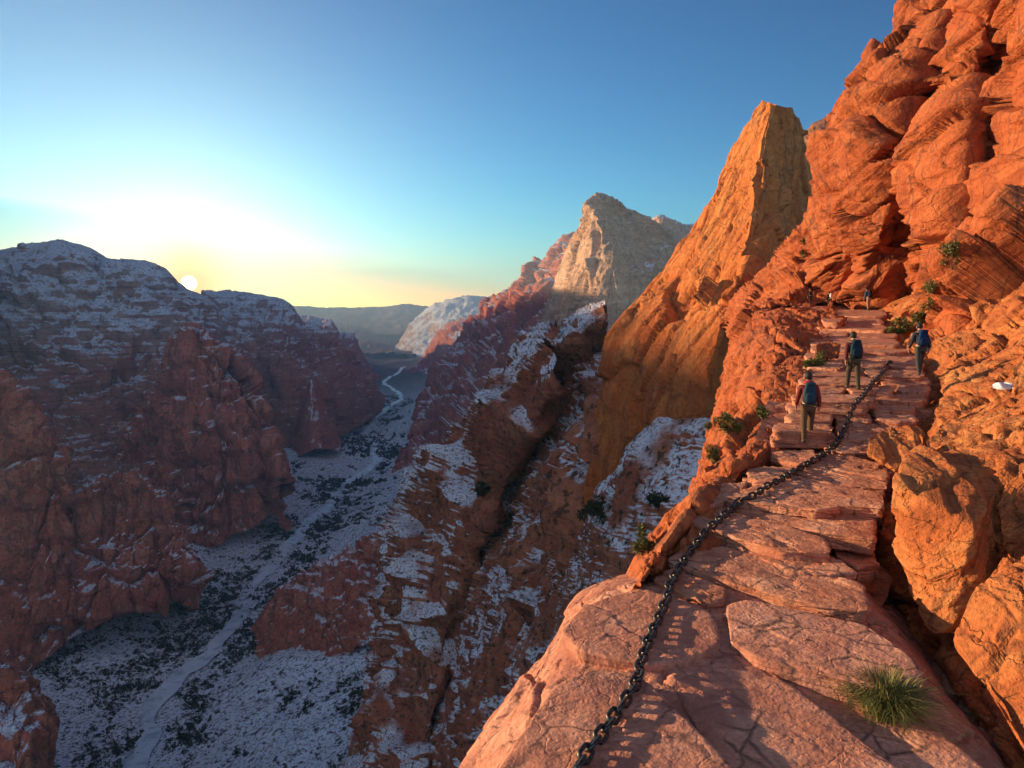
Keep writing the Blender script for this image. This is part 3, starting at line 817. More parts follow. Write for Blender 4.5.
# trail: depth along the ridge for a height in the frame
_ty = [290, 294, 300, 308, 320, 340, 376, 390, 446, 473, 500, 560, 620, 690, 768, 860]
_td = [74, 69, 63, 54, 44, 34, 22.5, 20.6, 16.8, 15.0, 13.3, 11.1, 9.1, 7.45, 6.05, 4.9]
def T(px, py, dz=0.0):
    p = W(px, py, float(np.interp(py, _ty, _td)))
    p[2] += dz
    return p

def path_disp(P):
    k = np.clip(P[:, 1] / 16, .6, 2.2)
    return (chisel(P, 1.5, 231, None, (1.6, .7, .4), tilt=.4, crack=.5, crackw=.1) * .13 + fbm(P / .6, 4, 233) * .05) * k
prow = []
for xl, xr in ((-.12, None), (.2, None), (.5, None), (.8, None), (1.12, None)):
    r = []
    for (py, a, b_) in ((296, 806, 905), (302, 806, 898), (308, 808, 893), (320, 812, 893), (340, 806, 908), (362, 796, 935), (390, 784, 938), (420, 774, 922), (446, 762, 900), (473, 735, 890), (500, 706, 884), (530, 680, 880), (560, 655, 866), (600, 640, 845)):
        px = a + (b_ - a) * xl
        r.append(T(px, py, -.52 if py > 300 else -.25))
    prow.append(r)
loft('path', prow, 420, 150, path_disp, M['slab'], tension=.3)

# cliff that falls away left of the trail, with the saddle below the fin
ETOP = [(300, 806), (330, 808), (362, 797), (408, 782), (440, 765), (475, 734), (512, 694), (562, 652)]
rows = [[T(x + 26 + (p - 300) * .12, p, -.2) for p, x in ETOP],
        [T(x, p, -.22) for p, x in ETOP],
        R((778, 302, 66), (776, 338, 37), (768, 378, 25.5), (752, 425, 19.3), (738, 460, 16.2), (706, 495, 13.8), (672, 535, 11.6), (640, 582, 9.9)),
        R((752, 304, 70), (748, 345, 42), (742, 392, 29), (728, 436, 21.5), (712, 478, 17.4), (684, 518, 14.4), (656, 556, 12.2), (630, 600, 10.3)),
        R((738, 320, 78), (733, 365, 52), (725, 415, 36), (710, 455, 26.5), (694, 498, 20.5), (668, 538, 16.5), (645, 574, 13.8), (618, 625, 11.4)),
        R((728, 360, 86), (718, 410, 66), (708, 455, 48), (694, 500, 35), (678, 540, 26), (652, 580, 20), (630, 620, 16), (600, 670, 13)),
        R((720, 440, 80), (705, 490, 62), (690, 540, 46), (672, 585, 34), (655, 630, 26), (630, 670, 20), (605, 710, 16), (575, 760, 13))]
loft('cliff', rows, 430, 300, cliff_disp(3.4, .62, 241), M['near'], tension=.5)
lofted('cliff', [[(726, 320, 98), (738, 296, 95), (760, 274, 91), (785, 250, 90), (803, 226, 92), (830, 215, 90)],
                 [(730, 335, 84), (745, 306, 80), (766, 285, 77), (790, 262, 75), (808, 240, 74), (834, 235, 72)],
                 [(735, 345, 74), (752, 318, 70), (772, 300, 68), (794, 284, 67), (812, 272, 66), (838, 266, 65)],
                 [(742, 350, 66), (762, 328, 62), (782, 312, 61), (800, 303, 62), (818, 300, 62), (842, 300, 61)]],
       150, 150, cliff_disp(4.5, .9, 251), M['near'], back=(40, 12))

# bedrock at the viewer's feet
PL = rot_basis(0, 20)
def ledge_disp(P):
    o = chisel(P, 1.9, 261, PL, (1.5, .8, .5), warp=.35, tilt=.32, crack=.5, crackw=.045) * .13
    o = o + chisel(P, .6, 267, PL, (1.6, .9, .5), warp=.4, tilt=.35, crack=.2, crackw=.05) * .03
    o = o + fbm(P / 1.1, 4, 263) * .09 + fbm(P / .12, 4, 264) * .006 - .012 * sm(.35, .6, fbm(P / .16, 2, 266))
    return o
def zr(*pts):
    return [onz(x, y, z * 1.08) for x, y, z in pts]
rows = [zr((600, 640, -9), (560, 670, -10), (520, 720, -11), (480, 780, -12), (440, 840, -12.5), (420, 900, -13)),
        zr((642, 573, -4.7), (578, 598, -5.0), (546, 650, -5.25), (505, 702, -5.4), (463, 766, -5.6), (425, 830, -5.8)),
        zr((650, 576, -4.3), (592, 592, -4.5), (556, 640, -4.75), (524, 700, -4.85), (488, 765, -4.95), (455, 850, -5.0)),
        zr((668, 580, -4.05), (610, 592, -4.15), (575, 640, -4.28), (552, 695, -4.32), (530, 765, -4.34), (510, 860, -4.36)),
        zr((700, 586, -4.0), (665, 605, -4.02), (645, 648, -4.1), (640, 695, -4.14), (640, 760, -4.15), (640, 870, -4.15)),
        zr((770, 592, -4.0), (762, 620, -4.05), (775, 655, -4.12), (795, 700, -4.16), (815, 760, -4.16), (835, 870, -4.16)),
        zr((850, 592, -4.05), (880, 625, -4.1), (905, 665, -4.16), (935, 705, -4.2), (970, 760, -4.22), (1010, 870, -4.22)),
        zr((872, 592, -4.5), (905, 628, -4.6), (940, 672, -4.65), (972, 715, -4.65), (1010, 770, -4.65), (1060, 870, -4.65)),
        zr((890, 592, -5.0), (925, 632, -5.1), (958, 678, -5.1), (990, 722, -5.1), (1028, 778, -5.1), (1085, 870, -5.1))]
loft('ground', rows, 420, 440, ledge_disp, M['ledge'], tension=.5)

# bank right of the trail
rows = [[T(850, 303, -.9), T(860, 320, -.9), T(872, 345, -.9), T(896, 372, -1), T(890, 420, -1.6), T(856, 470, -2), T(840, 530, -2.4), onz(850, 590, -6.8), onz(905, 690, -6.8), onz(960, 800, -6.8)],
[T(880, 303, -.1), T(892, 320, -.1), T(905, 345, -.1), T(932, 372, -.2), T(928, 420, -.6), T(892, 470, -.9), T(880, 530, -1.2), onz(898, 590, -4.85), onz(960, 680, -4.85), onz(1030, 780, -4.8)],
        R((900, 298, 55), (910, 312, 43), (928, 334, 33), (955, 360, 23), (955, 405, 18), (918, 450, 14.2), (905, 505, 11.7)) + [onz(930, 575, -4.7), onz(985, 655, -4.7), onz(1050, 750, -4.65)],
        R((925, 290, 50), (945, 305, 38), (965, 325, 30), (995, 348, 22), (1000, 388, 17), (975, 425, 13.6), (965, 470, 11), (985, 530, 9.6), (1040, 600, 8.1), (1110, 690, 6.7)),
        R((945, 280, 46), (975, 290, 35), (1000, 305, 28), (1040, 325, 21), (1060, 355, 16.5), (1060, 390, 13.6), (1070, 430, 11.2), (1100, 480, 9.2), (1160, 540, 7.6), (1240, 620, 6.4)),
        R((980, 260, 42), (1015, 268, 32), (1050, 280, 26), (1100, 290, 20), (1130, 315, 16.5), (1150, 335, 14), (1180, 360, 12), (1230, 390, 10), (1300, 430, 8.5), (1400, 480, 7))]
loft('cliff', rows, 420, 240, cliff_disp(2.2, .34, 271, lay=.03), M['block'], tension=.4)
# ------------------------------------------------------------------ slabs and blocks of the trail
SB = rot_basis(3, 40)
def slab_disp(seed, k=1.0):
    def d(P):
        o = chisel(P, .8, seed, SB, (1.8, .8, .35), tilt=.35, crack=.45, crackw=.05, warp=.4) * .045
        o = o + chisel(P, .22, seed + 3, SB, (2.6, .9, .3), tilt=.4, crack=.3, crackw=.08) * .014
        o = o + fbm(P / np.array([.5, .3, .05]), 4, seed + 5) * .022 + fbm(P / .35, 4, seed + 6) * .025 + fbm(P / .05, 3, seed + 8) * .006
        return o * k
    return d

TILT = .075
def slab(outline, thick, label, lift=.08, seed=0, z=None, level=6, mat='slab', grow=1.0, group=None, name='flagstone', cat='flagstone', follow=0.0, k=1.0):
    ax = np.array(outline, float)
    if z is None:
        fy = ax[:, 1].mean() * .45 + ax[:, 1].max() * .55
        z = T(ax[:, 0].mean(), fy)[2] + lift
    # the slabs dip gently to the left with the bedding of the ridge
    cx_ = onz(ax[:, 0].mean(), ax[:, 1].mean(), z)[0]
    top = []
    for x, y in outline:
        rr = ray(x, y)
        top.append(rr * ((z - TILT * cx_) / (rr[2] - TILT * rr[0])))
    top = np.array(top)
    if follow:
        top = np.array([W(x, y, (1 - follow) * t_[1] + follow * (T(x, y)[1] - lift * .6)) for (x, y), t_ in zip(outline, top)])
    c = top.mean(0)
    top = c + (top - c) * grow
    # the far side lies slightly lower than the worn front edge
    bot = c + (top - c) * .97; bot[:, 2] -= thick
    pts = np.concatenate([top, bot])
    me = rock_mesh(name, pts, M[mat], level, 34.0, slab_disp(300 + seed * 11, k))
    o = link(name, me)
    tag(o, label, cat, group)
    return o

def layer(x):
    f = x - np.floor(x)
    return f ** 1.4 * (1 - sm(.80, 1, f)) * 1.4 + .6 * (_hf(np.floor(x).astype(np.int64), 0 * x.astype(np.int64), 0 * x.astype(np.int64), 3) - .5)

def block(pts, label, seed, mat='block', amp=.12, big=.9, level=6, sharp=70, name='boulder', cat='boulder', group=None, aniso=(1.5, 1.1, .55)):
    if seed in (2, 3, 4, 12): pts = [(a, b2, c * 1.07) for a, b2, c in pts]
    P = np.array([W(*p) for p in pts])
    size = (P.max(0) - P.min(0)).max()
    def cd(P_):
        q = P_ @ BED.T
        o = chisel(P_, big * 1.3, 500 + seed * 13, BED, (1.6, 1.1, .6), tilt=1.1, crack=.45, crackw=.06, warp=.12) * .8
        o = o + chisel(P_, big * .45, 503 + seed * 13, BED, (2.2, 1.1, .45), tilt=1.1, crack=.35, crackw=.08, warp=.2) * .36
        return (o + fbm(q / (big * np.array([1.2, 1.0, .06])), 3, 505 + seed) * .16 + fbm(P_ / big * 9, 3, 506) * .06
                - .55 * layer(q[:, 2] / (big * .38) + .25 * fbm(P_ / big, 3, 507))) * amp
    o = link(name, rock_mesh(name, P, M[mat], level, sharp, cd))
    tag(o, label, cat, group)
    return o

def dd(py, k=0.0):
    return float(np.interp(py, _ty, _td)) + k

NEAR = [
    ([(653, 573), (676, 567), (727, 588), (725, 600), (709, 603), (655, 581)], .34, 'small dark red slab jutting out under the chain at the lowest step', .14),
    ([(664, 557), (694, 541), (712, 541), (748, 554), (792, 563), (866, 585), (874, 612), (823, 607), (737, 584), (667, 562)], .26, 'longest pink slab of the trail, slanting down right, forming the lowest step', .26),
    ([(742, 549), (778, 541), (842, 561), (858, 573), (818, 575), (786, 570)], .2, 'flat tongue of pink rock lying behind the longest slab of the lowest step', .26),
    ([(686, 516), (709, 505), (742, 513), (825, 536), (834, 553), (783, 551), (726, 531), (688, 521)], .32, 'thick wedge shaped slab crossed by the chain, with a dark red front', .28),
    ([(732, 512), (755, 498), (789, 508), (824, 510), (877, 518), (878, 539), (818, 531), (775, 521)], .3, 'broad pink slab with a thick dark front right behind the wedge shaped one', .24),
    ([(830, 540), (869, 547), (880, 564), (858, 569), (836, 556)], .26, 'rounded short slab at the right end of the step over the shaded gully', .06),
    ([(724, 497), (755, 484), (828, 497), (843, 507), (818, 511), (753, 502)], .18, 'thin cracked slab left of the middle with the chain lying over its left end', .22),
    ([(750, 483), (783, 472), (840, 487), (885, 493), (886, 508), (840, 505), (798, 495)], .24, 'wide slab with a small pit in its top near the right end', .24),
    ([(775, 467), (812, 460), (888, 482), (889, 489), (840, 485), (798, 474)], .18, 'narrow pale slab just below the golden boulder', .14),
    ([(807, 460), (835, 452), (888, 465), (890, 478), (840, 471)], .2, 'small slab touching the left foot of the golden boulder', .14),
    ([(770, 457), (777, 450), (814, 450), (818, 459), (800, 463)], .18, 'short slab at the feet of the hiker with the red collar', .06),
    ([(747, 469), (772, 465), (800, 468), (789, 475), (766, 482), (748, 478)], .26, 'sunlit stub of slab on the left rim of the trail below the nearest hiker', .08),
    ([(822, 446), (840, 438), (871, 441), (870, 453), (840, 453)], .16, 'slab beside the chain with a kink, left of the golden boulder', .08),
    ([(690, 494), (714, 484), (748, 482), (738, 496), (704, 508)], .3, 'sunlit orange slab on the outer left edge of the trail', .04),
]
for k, (ol, th, lb, lift) in enumerate(NEAR):
    slab(ol, th, lb, lift, k, group='stone slabs of the trail')

# thinner flags that fill in between the big ones
rf = random.Random(31)
FILL = [(612, 672, 740), (524, 806, 876), (505, 702, 790), (494, 830, 884), (481, 742, 800), (474, 830, 886), (456, 800, 880)]
WHERE = ['lowest of all', 'second from the bottom', 'third from the bottom', 'fourth from the bottom', 'fifth from the bottom', 'sixth from the bottom', 'seventh, nearest the golden boulder']
for k, (y, a, b2) in enumerate(FILL):
    h = (y - 420) * .075
    n_ = 5
    sl = .10 * (y - 430) / 150
    up_ = [(a + (b2 - a) * i / n_, y - h + sl * (b2 - a) * (i / n_ - .5) + rf.uniform(-.25, .25) * h) for i in range(n_ + 1)]
    dn_ = [(a + (b2 - a) * i / n_, y + sl * (b2 - a) * (i / n_ - .5) + rf.uniform(-.3, .2) * h) for i in range(n_, -1, -1)]
    slab(up_ + dn_, .16, 'thin cracked flagstone between the big lower slabs, ' + WHERE[k], lift=-.02, seed=130 + k, level=5, group='thin flagstones of the lower trail')

LEDGE = [
    ([(530, 716), (552, 684), (588, 668), (640, 667), (664, 690), (742, 768), (748, 840), (470, 840), (495, 765)], .5, -3.93, 'big rounded pink slab at the bottom of the picture on the brink'),
    ([(560, 630), (582, 604), (612, 593), (642, 585), (662, 591), (714, 611), (724, 640), (700, 655), (650, 664), (606, 656), (576, 648)], .5, -3.92, 'rounded knob of pink rock on the brink beside the middle of the chain'),
    ([(724, 602), (746, 597), (866, 622), (908, 650), (928, 674), (880, 688), (800, 664), (758, 658), (728, 640)], .3, -3.80, 'large flat slab with a glowing orange left end above the grass tuft'),
    ([(672, 690), (704, 668), (772, 668), (800, 690), (905, 768), (965, 840), (765, 840), (748, 768)], .4, -4.0, 'smooth pink plate between the chain and the grass tuft, split by a long joint'),
    ([(806, 672), (850, 681), (930, 720), (1000, 780), (960, 840), (912, 765), (814, 690)], .4, -4.06, 'reddish plate of rock that the grass tuft grows on'),
]
for k, (ol, th, z, lb) in enumerate(LEDGE):
    slab(ol, th, lb, 0, 40 + k, z=z * 1.08 - .07, mat='ledge', k=.5, group='bedrock plates of the near ledge')

# the steps further up the trail
ORD = ['first', 'second', 'third', 'fourth', 'fifth', 'sixth', 'seventh', 'eighth', 'ninth', 'tenth', 'eleventh', 'twelfth', 'thirteenth', 'fourteenth', 'fifteenth', 'sixteenth']
edge_l = lambda y: float(np.interp(y, [300, 308, 320, 340, 362, 390, 420, 446], [808, 810, 816, 812, 804, 794, 780, 768]))
edge_r = lambda y: float(np.interp(y, [300, 308, 320, 340, 362, 390, 420, 446], [896, 892, 893, 905, 932, 938, 924, 902]))
r2 = random.Random(21)
ysteps = [441, 431, 421, 411, 401.5, 392.5, 384, 376, 368, 360, 352, 344.5, 337, 330, 323, 316]
for k, y in enumerate(ysteps):
    h = (ysteps[k] - (ysteps[k + 1] if k + 1 < len(ysteps) else y - 6.5))
    xl, xr = edge_l(y) + r2.uniform(-2, 8), edge_r(y) - r2.uniform(0, 8)
    w = xr - xl
    cuts = [xl, xl + w * r2.uniform(.36, .64), xr]
    if k % 3 == 2: cuts = [xl, xl + w * r2.uniform(.25, .38), xl + w * r2.uniform(.6, .75), xr]
    if k >= 10: cuts = [xl, xr] if k % 2 else cuts[:2] + [xr]
    parts_ = len(cuts) - 1
    for j in range(parts_):
        a, b2 = cuts[j] - 1, cuts[j + 1] - r2.uniform(1, 4)
        t = r2.uniform(-.1, .16) * h
        f = r2.uniform(.80, .98)
        ol = [(a + r2.uniform(0, 5), y - h * f), (a + (b2 - a) * .5, y - h * (f + r2.uniform(-.1, .25))), (b2 - r2.uniform(0, 8), y - h * f + t), (b2, y - h * .35 + t), (b2 - r2.uniform(1, 6), y + t), (a + (b2 - a) * .55, y + r2.uniform(-.12, .12) * h), (a + r2.uniform(0, 5), y - r2.uniform(0, .2) * h), (a - 1, y - h * .5)]
        where = {1: ['the only slab of it'], 2: ['its left slab', 'its right slab'], 3: ['its left slab', 'its middle slab', 'its right slab']}[parts_][j]
        slab(ol, .13 + .006 * dd(y), 'worn red sandstone step, %s above the chain\'s kink, %s' % (ORD[k], where), lift=r2.uniform(0, .20), seed=60 + k * 3 + j, level=5, follow=.4, group='steps of the upper trail')

BL = [
    ([(868, 438, 15.3), (886, 429, 16.2), (918, 427, 16.0), (927, 440, 15.0), (926, 458, 14.4), (868, 455, 14.6), (895, 472, 13.9), (915, 462, 14.0)], 'golden boulder sitting on the right edge of the trail', 1),
    ([(893, 478, 9.7), (908, 452, 11.2), (950, 440, 12), (1000, 452, 11.0), (1014, 470, 10), (976, 527, 8.4), (889, 548, 9.8), (903, 592, 9.1), (930, 634, 8.3), (942, 636, 8.1), (990, 640, 8.0), (985, 622, 8.2), (1012, 560, 9.6), (905, 520, 11.2)], 'tallest orange block with a flat slanting top beside the shaded gully', 2),
    ([(952, 632, 7.1), (984, 578, 7.5), (1002, 560, 7.9), (1062, 552, 7.5), (1095, 600, 6.5), (958, 650, 7.1), (1006, 700, 6.2), (1030, 775, 5.4), (1100, 800, 5.2), (1120, 700, 5.4)], 'sunlit orange block cut off by the right edge, nearest to the viewer', 3),
    ([(994, 508, 9.2), (1006, 482, 9.5), (1040, 466, 9.4), (1052, 540, 8.6), (1002, 545, 8.7), (1020, 570, 8.2)], 'rounded orange rock wedged above the nearest block', 4),
    ([(952, 356, 24), (976, 337, 25), (1000, 343, 24.5), (1010, 356, 23.5), (985, 366, 22.8), (956, 366, 23), (952, 372, 22.8), (1005, 372, 22.8)], 'smooth rounded boulder just right of the hiker in the grey trousers', 5),
    ([(938, 377, 21.8), (958, 362, 22.8), (1000, 364, 22), (1000, 380, 21), (942, 396, 20), (980, 394, 20)], 'low split boulder under the smooth one beside the trail', 6),
    ([(966, 304, 30), (994, 297, 30), (1016, 310, 28), (1008, 326, 27), (974, 328, 27.5)], 'angular boulder below the dark cliff wall at the right', 7),
    ([(938, 402, 18.6), (1012, 374, 19), (1060, 384, 17.5), (1040, 410, 15.8), (950, 424, 16.6), (940, 430, 16), (1040, 430, 15)], 'tilted flat ledge of rock with a patch of snow', 8),
    ([(925, 442, 14.2), (946, 424, 15.5), (1010, 410, 15.2), (1050, 420, 14), (1030, 452, 12.4), (950, 456, 12.8), (935, 470, 12.6), (1020, 470, 12)], 'layered brown ledge behind the tallest block', 9),
    ([(1012, 372, 16.4), (1024, 360, 16.6), (1060, 350, 16.2), (1070, 410, 14.4), (1014, 412, 15.2)], 'upright orange rock next to the snow patch', 10),
    ([(902, 345, 31), (918, 332, 33), (936, 338, 32), (940, 350, 30), (905, 358, 29.5), (930, 362, 29)], 'small orange boulder behind the hiker in the grey trousers', 11),
    ([(1014, 440, 11.8), (1030, 425, 12), (1070, 420, 11.8), (1080, 462, 10.4), (1018, 470, 10.8)], 'brown rock at the right edge above the rounded orange one', 12),
    ([(898, 318, 42), (912, 308, 44), (930, 312, 42), (934, 322, 40), (904, 328, 40)], 'low boulder at the upper right edge of the trail near a bush', 13),
    ([(716, 448, 22), (728, 436, 23), (742, 440, 22), (744, 456, 20.6), (722, 464, 20.6)], 'rust coloured rock leaning on the slope left of the nearest hiker', 14),
    ([(700, 478, 16.6), (716, 466, 17.4), (734, 470, 16.6), (736, 486, 15.4), (704, 492, 15.6)], 'rounded rust coloured rock on the outer slope below the trail', 15),
    ([(655, 540, 12.3), (672, 522, 13.2), (694, 524, 12.6), (690, 546, 11.6), (658, 560, 11.4)], 'rounded orange rock on the brink left of the lowest step', 16),
    ([(640, 566, 10.9), (652, 552, 11.4), (668, 556, 11), (664, 574, 10.3), (644, 582, 10.2)], 'small red rock under the left end of the lowest step', 17),
    ([(812, 350, 27), (826, 342, 28.5), (842, 346, 27.5), (840, 356, 26), (816, 362, 25.6)], 'flat topped rock on the left rim beside the hiker with the dark shirt', 18),
    ([(816, 322, 42), (832, 314, 45), (848, 317, 43), (846, 325, 41), (820, 330, 40)], 'pale ledge of rock on the left rim below the far hikers', 19),
]
for pts, lb, sd_ in BL:
    far_ = np.mean([p[2] for p in pts])
    block(pts, lb, sd_, amp=.06 + .004 * far_, big=.6 + .05 * far_, level=6 if far_ < 20 else 5, mat='block' if sd_ not in (14, 15, 16, 17, 18, 19) else 'near', group='boulders beside the trail')
# patch of snow on the tilted ledge

bpy.context.view_layer.update()
DG = bpy.context.evaluated_depsgraph_get()
def hit(px, py, maxd=30000):
    r = ray(px, py); n = r / np.linalg.norm(r)
    ok, loc, nor, idx, ob, mt = SC.ray_cast(DG, Vector((0, 0, 0)), Vector(n), distance=maxd)
    return (np.array(loc[:]), np.array(nor[:]), ob) if ok else (None, None, None)
def drop(x, y, z):
    ok, loc, nor, idx, ob, mt = SC.ray_cast(DG, Vector((x, y, z)), Vector((0, 0, -1)), distance=400)
    return np.array(loc[:]) if ok else None
# ------------------------------------------------------------------ plants
def leaf_mat(name, a, b_c, c_):
    m, nt, N, L, bs = new_mat(name)
    b = NB(nt)
    oi = b.node('ShaderNodeNewGeometry')
    f = oi.outputs['Random Per Island']
    L.new(b.ramp(f, [(0, a), (.55, b_c), (1, c_)]), bs.inputs['Base Color'])
    bs.inputs['Roughness'].default_value = .6
    bs.inputs['Specular IOR Level'].default_value = .2
    return m
M['grass'] = leaf_mat('dry green grass', (.07, .085, .02), (.15, .15, .035), (.34, .27, .09))
M['leaf'] = leaf_mat('olive shrub leaves', (.06, .065, .018), (.13, .13, .032), (.24, .20, .06))
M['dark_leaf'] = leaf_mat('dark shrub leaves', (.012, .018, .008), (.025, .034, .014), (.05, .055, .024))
M['twig'] = plain('grey brown twigs', (.13, .09, .06), .8, noise=.3)

def tris_mesh(name, V, Fc, mat):
    return mesh_from(name, V, Fc, mat, smooth=False)

def tuft_mesh(name, n, h, spread, seed, w=.006):
    r = random.Random(seed)
    V, Fc = [], []
    for k in range(n):
        a = r.uniform(0, 2 * math.pi); rad = abs(r.gauss(0, .22)) * spread
        bx, by = rad * math.cos(a), rad * math.sin(a)
        out = r.uniform(.15, 1.15) * spread
        a2 = a + r.gauss(0, .5)
        hh = h * r.uniform(.55, 1.1) * (1.15 - .35 * out / spread)
        tx, ty = bx + out * math.cos(a2), by + out * math.sin(a2)
        sd = (-math.sin(a2), math.cos(a2))
        S = 5
        i0 = len(V)
        droop = r.uniform(.0, .5)
        for i in range(S + 1):
            t = i / S
            z = hh * (1 - (1 - t) ** 1.7) - droop * hh * t ** 3
            e = t ** 1.35
            ww = w * (1 - t) ** .6 * r.uniform(.85, 1.15) + .0006
            x, y = bx + (tx - bx) * e, by + (ty - by) * e
            V.append((x + sd[0] * ww, y + sd[1] * ww, z)); V.append((x - sd[0] * ww, y - sd[1] * ww, z))
        for i in range(S):
            q = i0 + 2 * i
            Fc.append((q, q + 1, q + 3, q + 2))
    return mesh_from(name, V, Fc, M['grass'], smooth=False)

def foliage_mesh(name, n, rx, rz, leaf, seed, mat, clumps=9):
    r = np.random.RandomState(seed)
    C = r.normal(size=(clumps, 3)) * [rx * .5, rx * .5, rz * .35] + [0, 0, rz * .75]
    C[:, 2] = np.maximum(C[:, 2], rz * .25)
    R_ = r.uniform(.28, .5, clumps) * rx
    k = r.randint(0, clumps, n)
    d = r.normal(size=(n, 3)); d /= np.linalg.norm(d, axis=1, keepdims=True)
    c = C[k] + d * (R_[k] * r.uniform(.35, 1.05, n) ** .6)[:, None]
    c[:, 2] = np.maximum(c[:, 2], .02)
    u = r.normal(size=(n, 3)) + d * .8 + [0, 0, .4]; u /= np.linalg.norm(u, axis=1, keepdims=True)
    v = np.cross(u, r.normal(size=(n, 3))); v /= np.linalg.norm(v, axis=1, keepdims=True)
    L = leaf * r.uniform(.6, 1.4, n)[:, None]
    P0 = c - v * L * .32; P1 = c + v * L * .32; P2 = c + u * L * 1.3
    V = np.stack([P0, P1, P2], 1).reshape(-1, 3)
    Fc = np.arange(3 * n).reshape(-1, 3)
    return mesh_from(name, V, Fc, mat, smooth=False), C

def stem_mesh(name, C, w):
    V, Fc = [], []
    for c in C:
        n = 4
        for i in range(n + 1):
            t = i / n
            p = np.array([c[0] * t ** 1.4, c[1] * t ** 1.4, c[2] * t - .08 * (1 - t)])
            q = w * (1 - .75 * t)
            for a in range(3):
                an = a * 2.094
                V.append(p + [q * math.cos(an), q * math.sin(an), 0])
        b0 = len(V) - 3 * (n + 1)
        for i in range(n):
            for a in range(3):
                Fc.append((b0 + 3 * i + a, b0 + 3 * i + (a + 1) % 3, b0 + 3 * i + 3 + (a + 1) % 3, b0 + 3 * i + 3 + a))
    return mesh_from(name, V, Fc, M['twig'])

def place_on(px, py):
    p, n, ob = hit(px, py)
    return p

p = place_on(886, 712)
if p is not None:
    r = empty('grass_tuft', p - [0, 0, .03])
    tag(r, 'spiky green grass tuft growing from a crack at the lower right', 'grass tuft')
    link('blades', tuft_mesh('blades', 1200, .48, .46, 5), r)
    dry = link('dry_blades', tuft_mesh('dry_blades', 130, .42, .75, 8, .004), r)

# loose stones in the joints and in the shaded gully: gravel
rp_ = np.random.RandomState(12)
v0, f0 = ico(1)
gv, gf = [], []
spots = []
for _ in range(260):
    u = rp_.uniform()
    if u < .5:
        t_ = rp_.uniform(); gx = np.interp(t_, [0, .25, .5, .75, 1], [888, 890, 905, 955, 1010]) + rp_.normal() * 9; gy = np.interp(t_, [0, .25, .5, .75, 1], [480, 540, 590, 665, 745]) + rp_.normal() * 6
    else:
        gx, gy = rp_.uniform(600, 940), rp_.uniform(440, 768)
    spots.append((gx, gy))
for gx, gy in spots:
    p, n, ob = hit(gx, gy)
    if p is None or p[1] > 20 or n[2] < .5: continue
    if ob.name.startswith('boulder'): continue
    r_ = .008 + .04 * rp_.uniform() ** 5
    if rp_.uniform() < .06: r_ *= 1.8
    q_ = v0 * (1 + .6 * vnoise(v0 * 1.7 + rp_.uniform(0, 99), 3))[:, None] * (r_ * rp_.uniform(.6, 1.3, 3) * [1, 1, .5])
    gf.append(f0 + len(gv) * len(v0)); gv.append(q_ + p + [0, 0, r_ * .1])
o = link('gravel', mesh_from('gravel', np.concatenate(gv), np.concatenate(gf), M['ledge'], smooth=False))
tag(o, 'loose red stone chips in the joints and the gully beside the trail', None, None, 'stuff')

PLANTS = [  # px, py, width px, height px, label, kind
    (646, 552, 22, 38, 'olive bush clinging to the brink left of the lowest step', 'leaf'),
    (731, 436, 22, 22, 'wide olive bush on the outer slope left of the nearest hiker', 'leaf'),
    (713, 464, 14, 18, 'drooping bush under the wide olive bush on the outer slope', 'leaf'),
    (762, 418, 13, 15, 'pale green bush close to the left rim by the nearest hiker', 'leaf'),
    (814, 366, 20, 11, 'low green bush on the left rim above the nearest hiker', 'leaf'),
    (806, 256, 14, 22, 'bush in the notch at the foot of the great cliff', 'leaf'),
    (952, 268, 28, 24, 'largest bush on the rocks under the great cliff', 'leaf'),
    (934, 292, 26, 20, 'olive bush just below the largest one under the great cliff', 'leaf'),
    (939, 312, 20, 16, 'small bush third down from the great cliff', 'leaf'),
    (922, 322, 18, 14, 'tiny bush left of the boulders at the top of the bank', 'leaf'),
    (902, 334, 20, 14, 'bush at the right edge of the trail above the hiker in the grey trousers', 'leaf'),
    (505, 536, 34, 34, 'dark bush in the snowy gully of the shaded buttress', 'dark_leaf'),
    (596, 522, 28, 30, 'dark bush on the shaded rock left of the brink', 'dark_leaf'),
    (486, 494, 18, 16, 'small dark bush high on the shaded buttress', 'dark_leaf'),
    (600, 352, 14, 10, 'small dark bush on the snowy shelf below the golden fin', 'dark_leaf'),
    (655, 505, 20, 16, 'dark bush on the shaded slope beneath the orange cliff', 'dark_leaf'),
]
for k, (px, py, wpx, hpx, lb, mt) in enumerate(PLANTS):
    p = place_on(px, py)
    if p is None: continue
    sc_ = p[1] / F
    rx, rz = wpx * sc_ * .5, hpx * sc_ * .6
    n = int(260 + 9 * wpx * hpx ** .5)
    fm, C = foliage_mesh('foliage', n, rx, rz, max(2.2 * sc_, .05), 900 + k, M[mt])
    root = empty('shrub', p - np.array([0, 0, .05 * rz]))
    tag(root, lb, 'shrub', 'shrubs on the rocks')
    link('foliage', fm, root)
    link('stem', stem_mesh('stem', C, max(.02 * rx, .25 * sc_)), root)

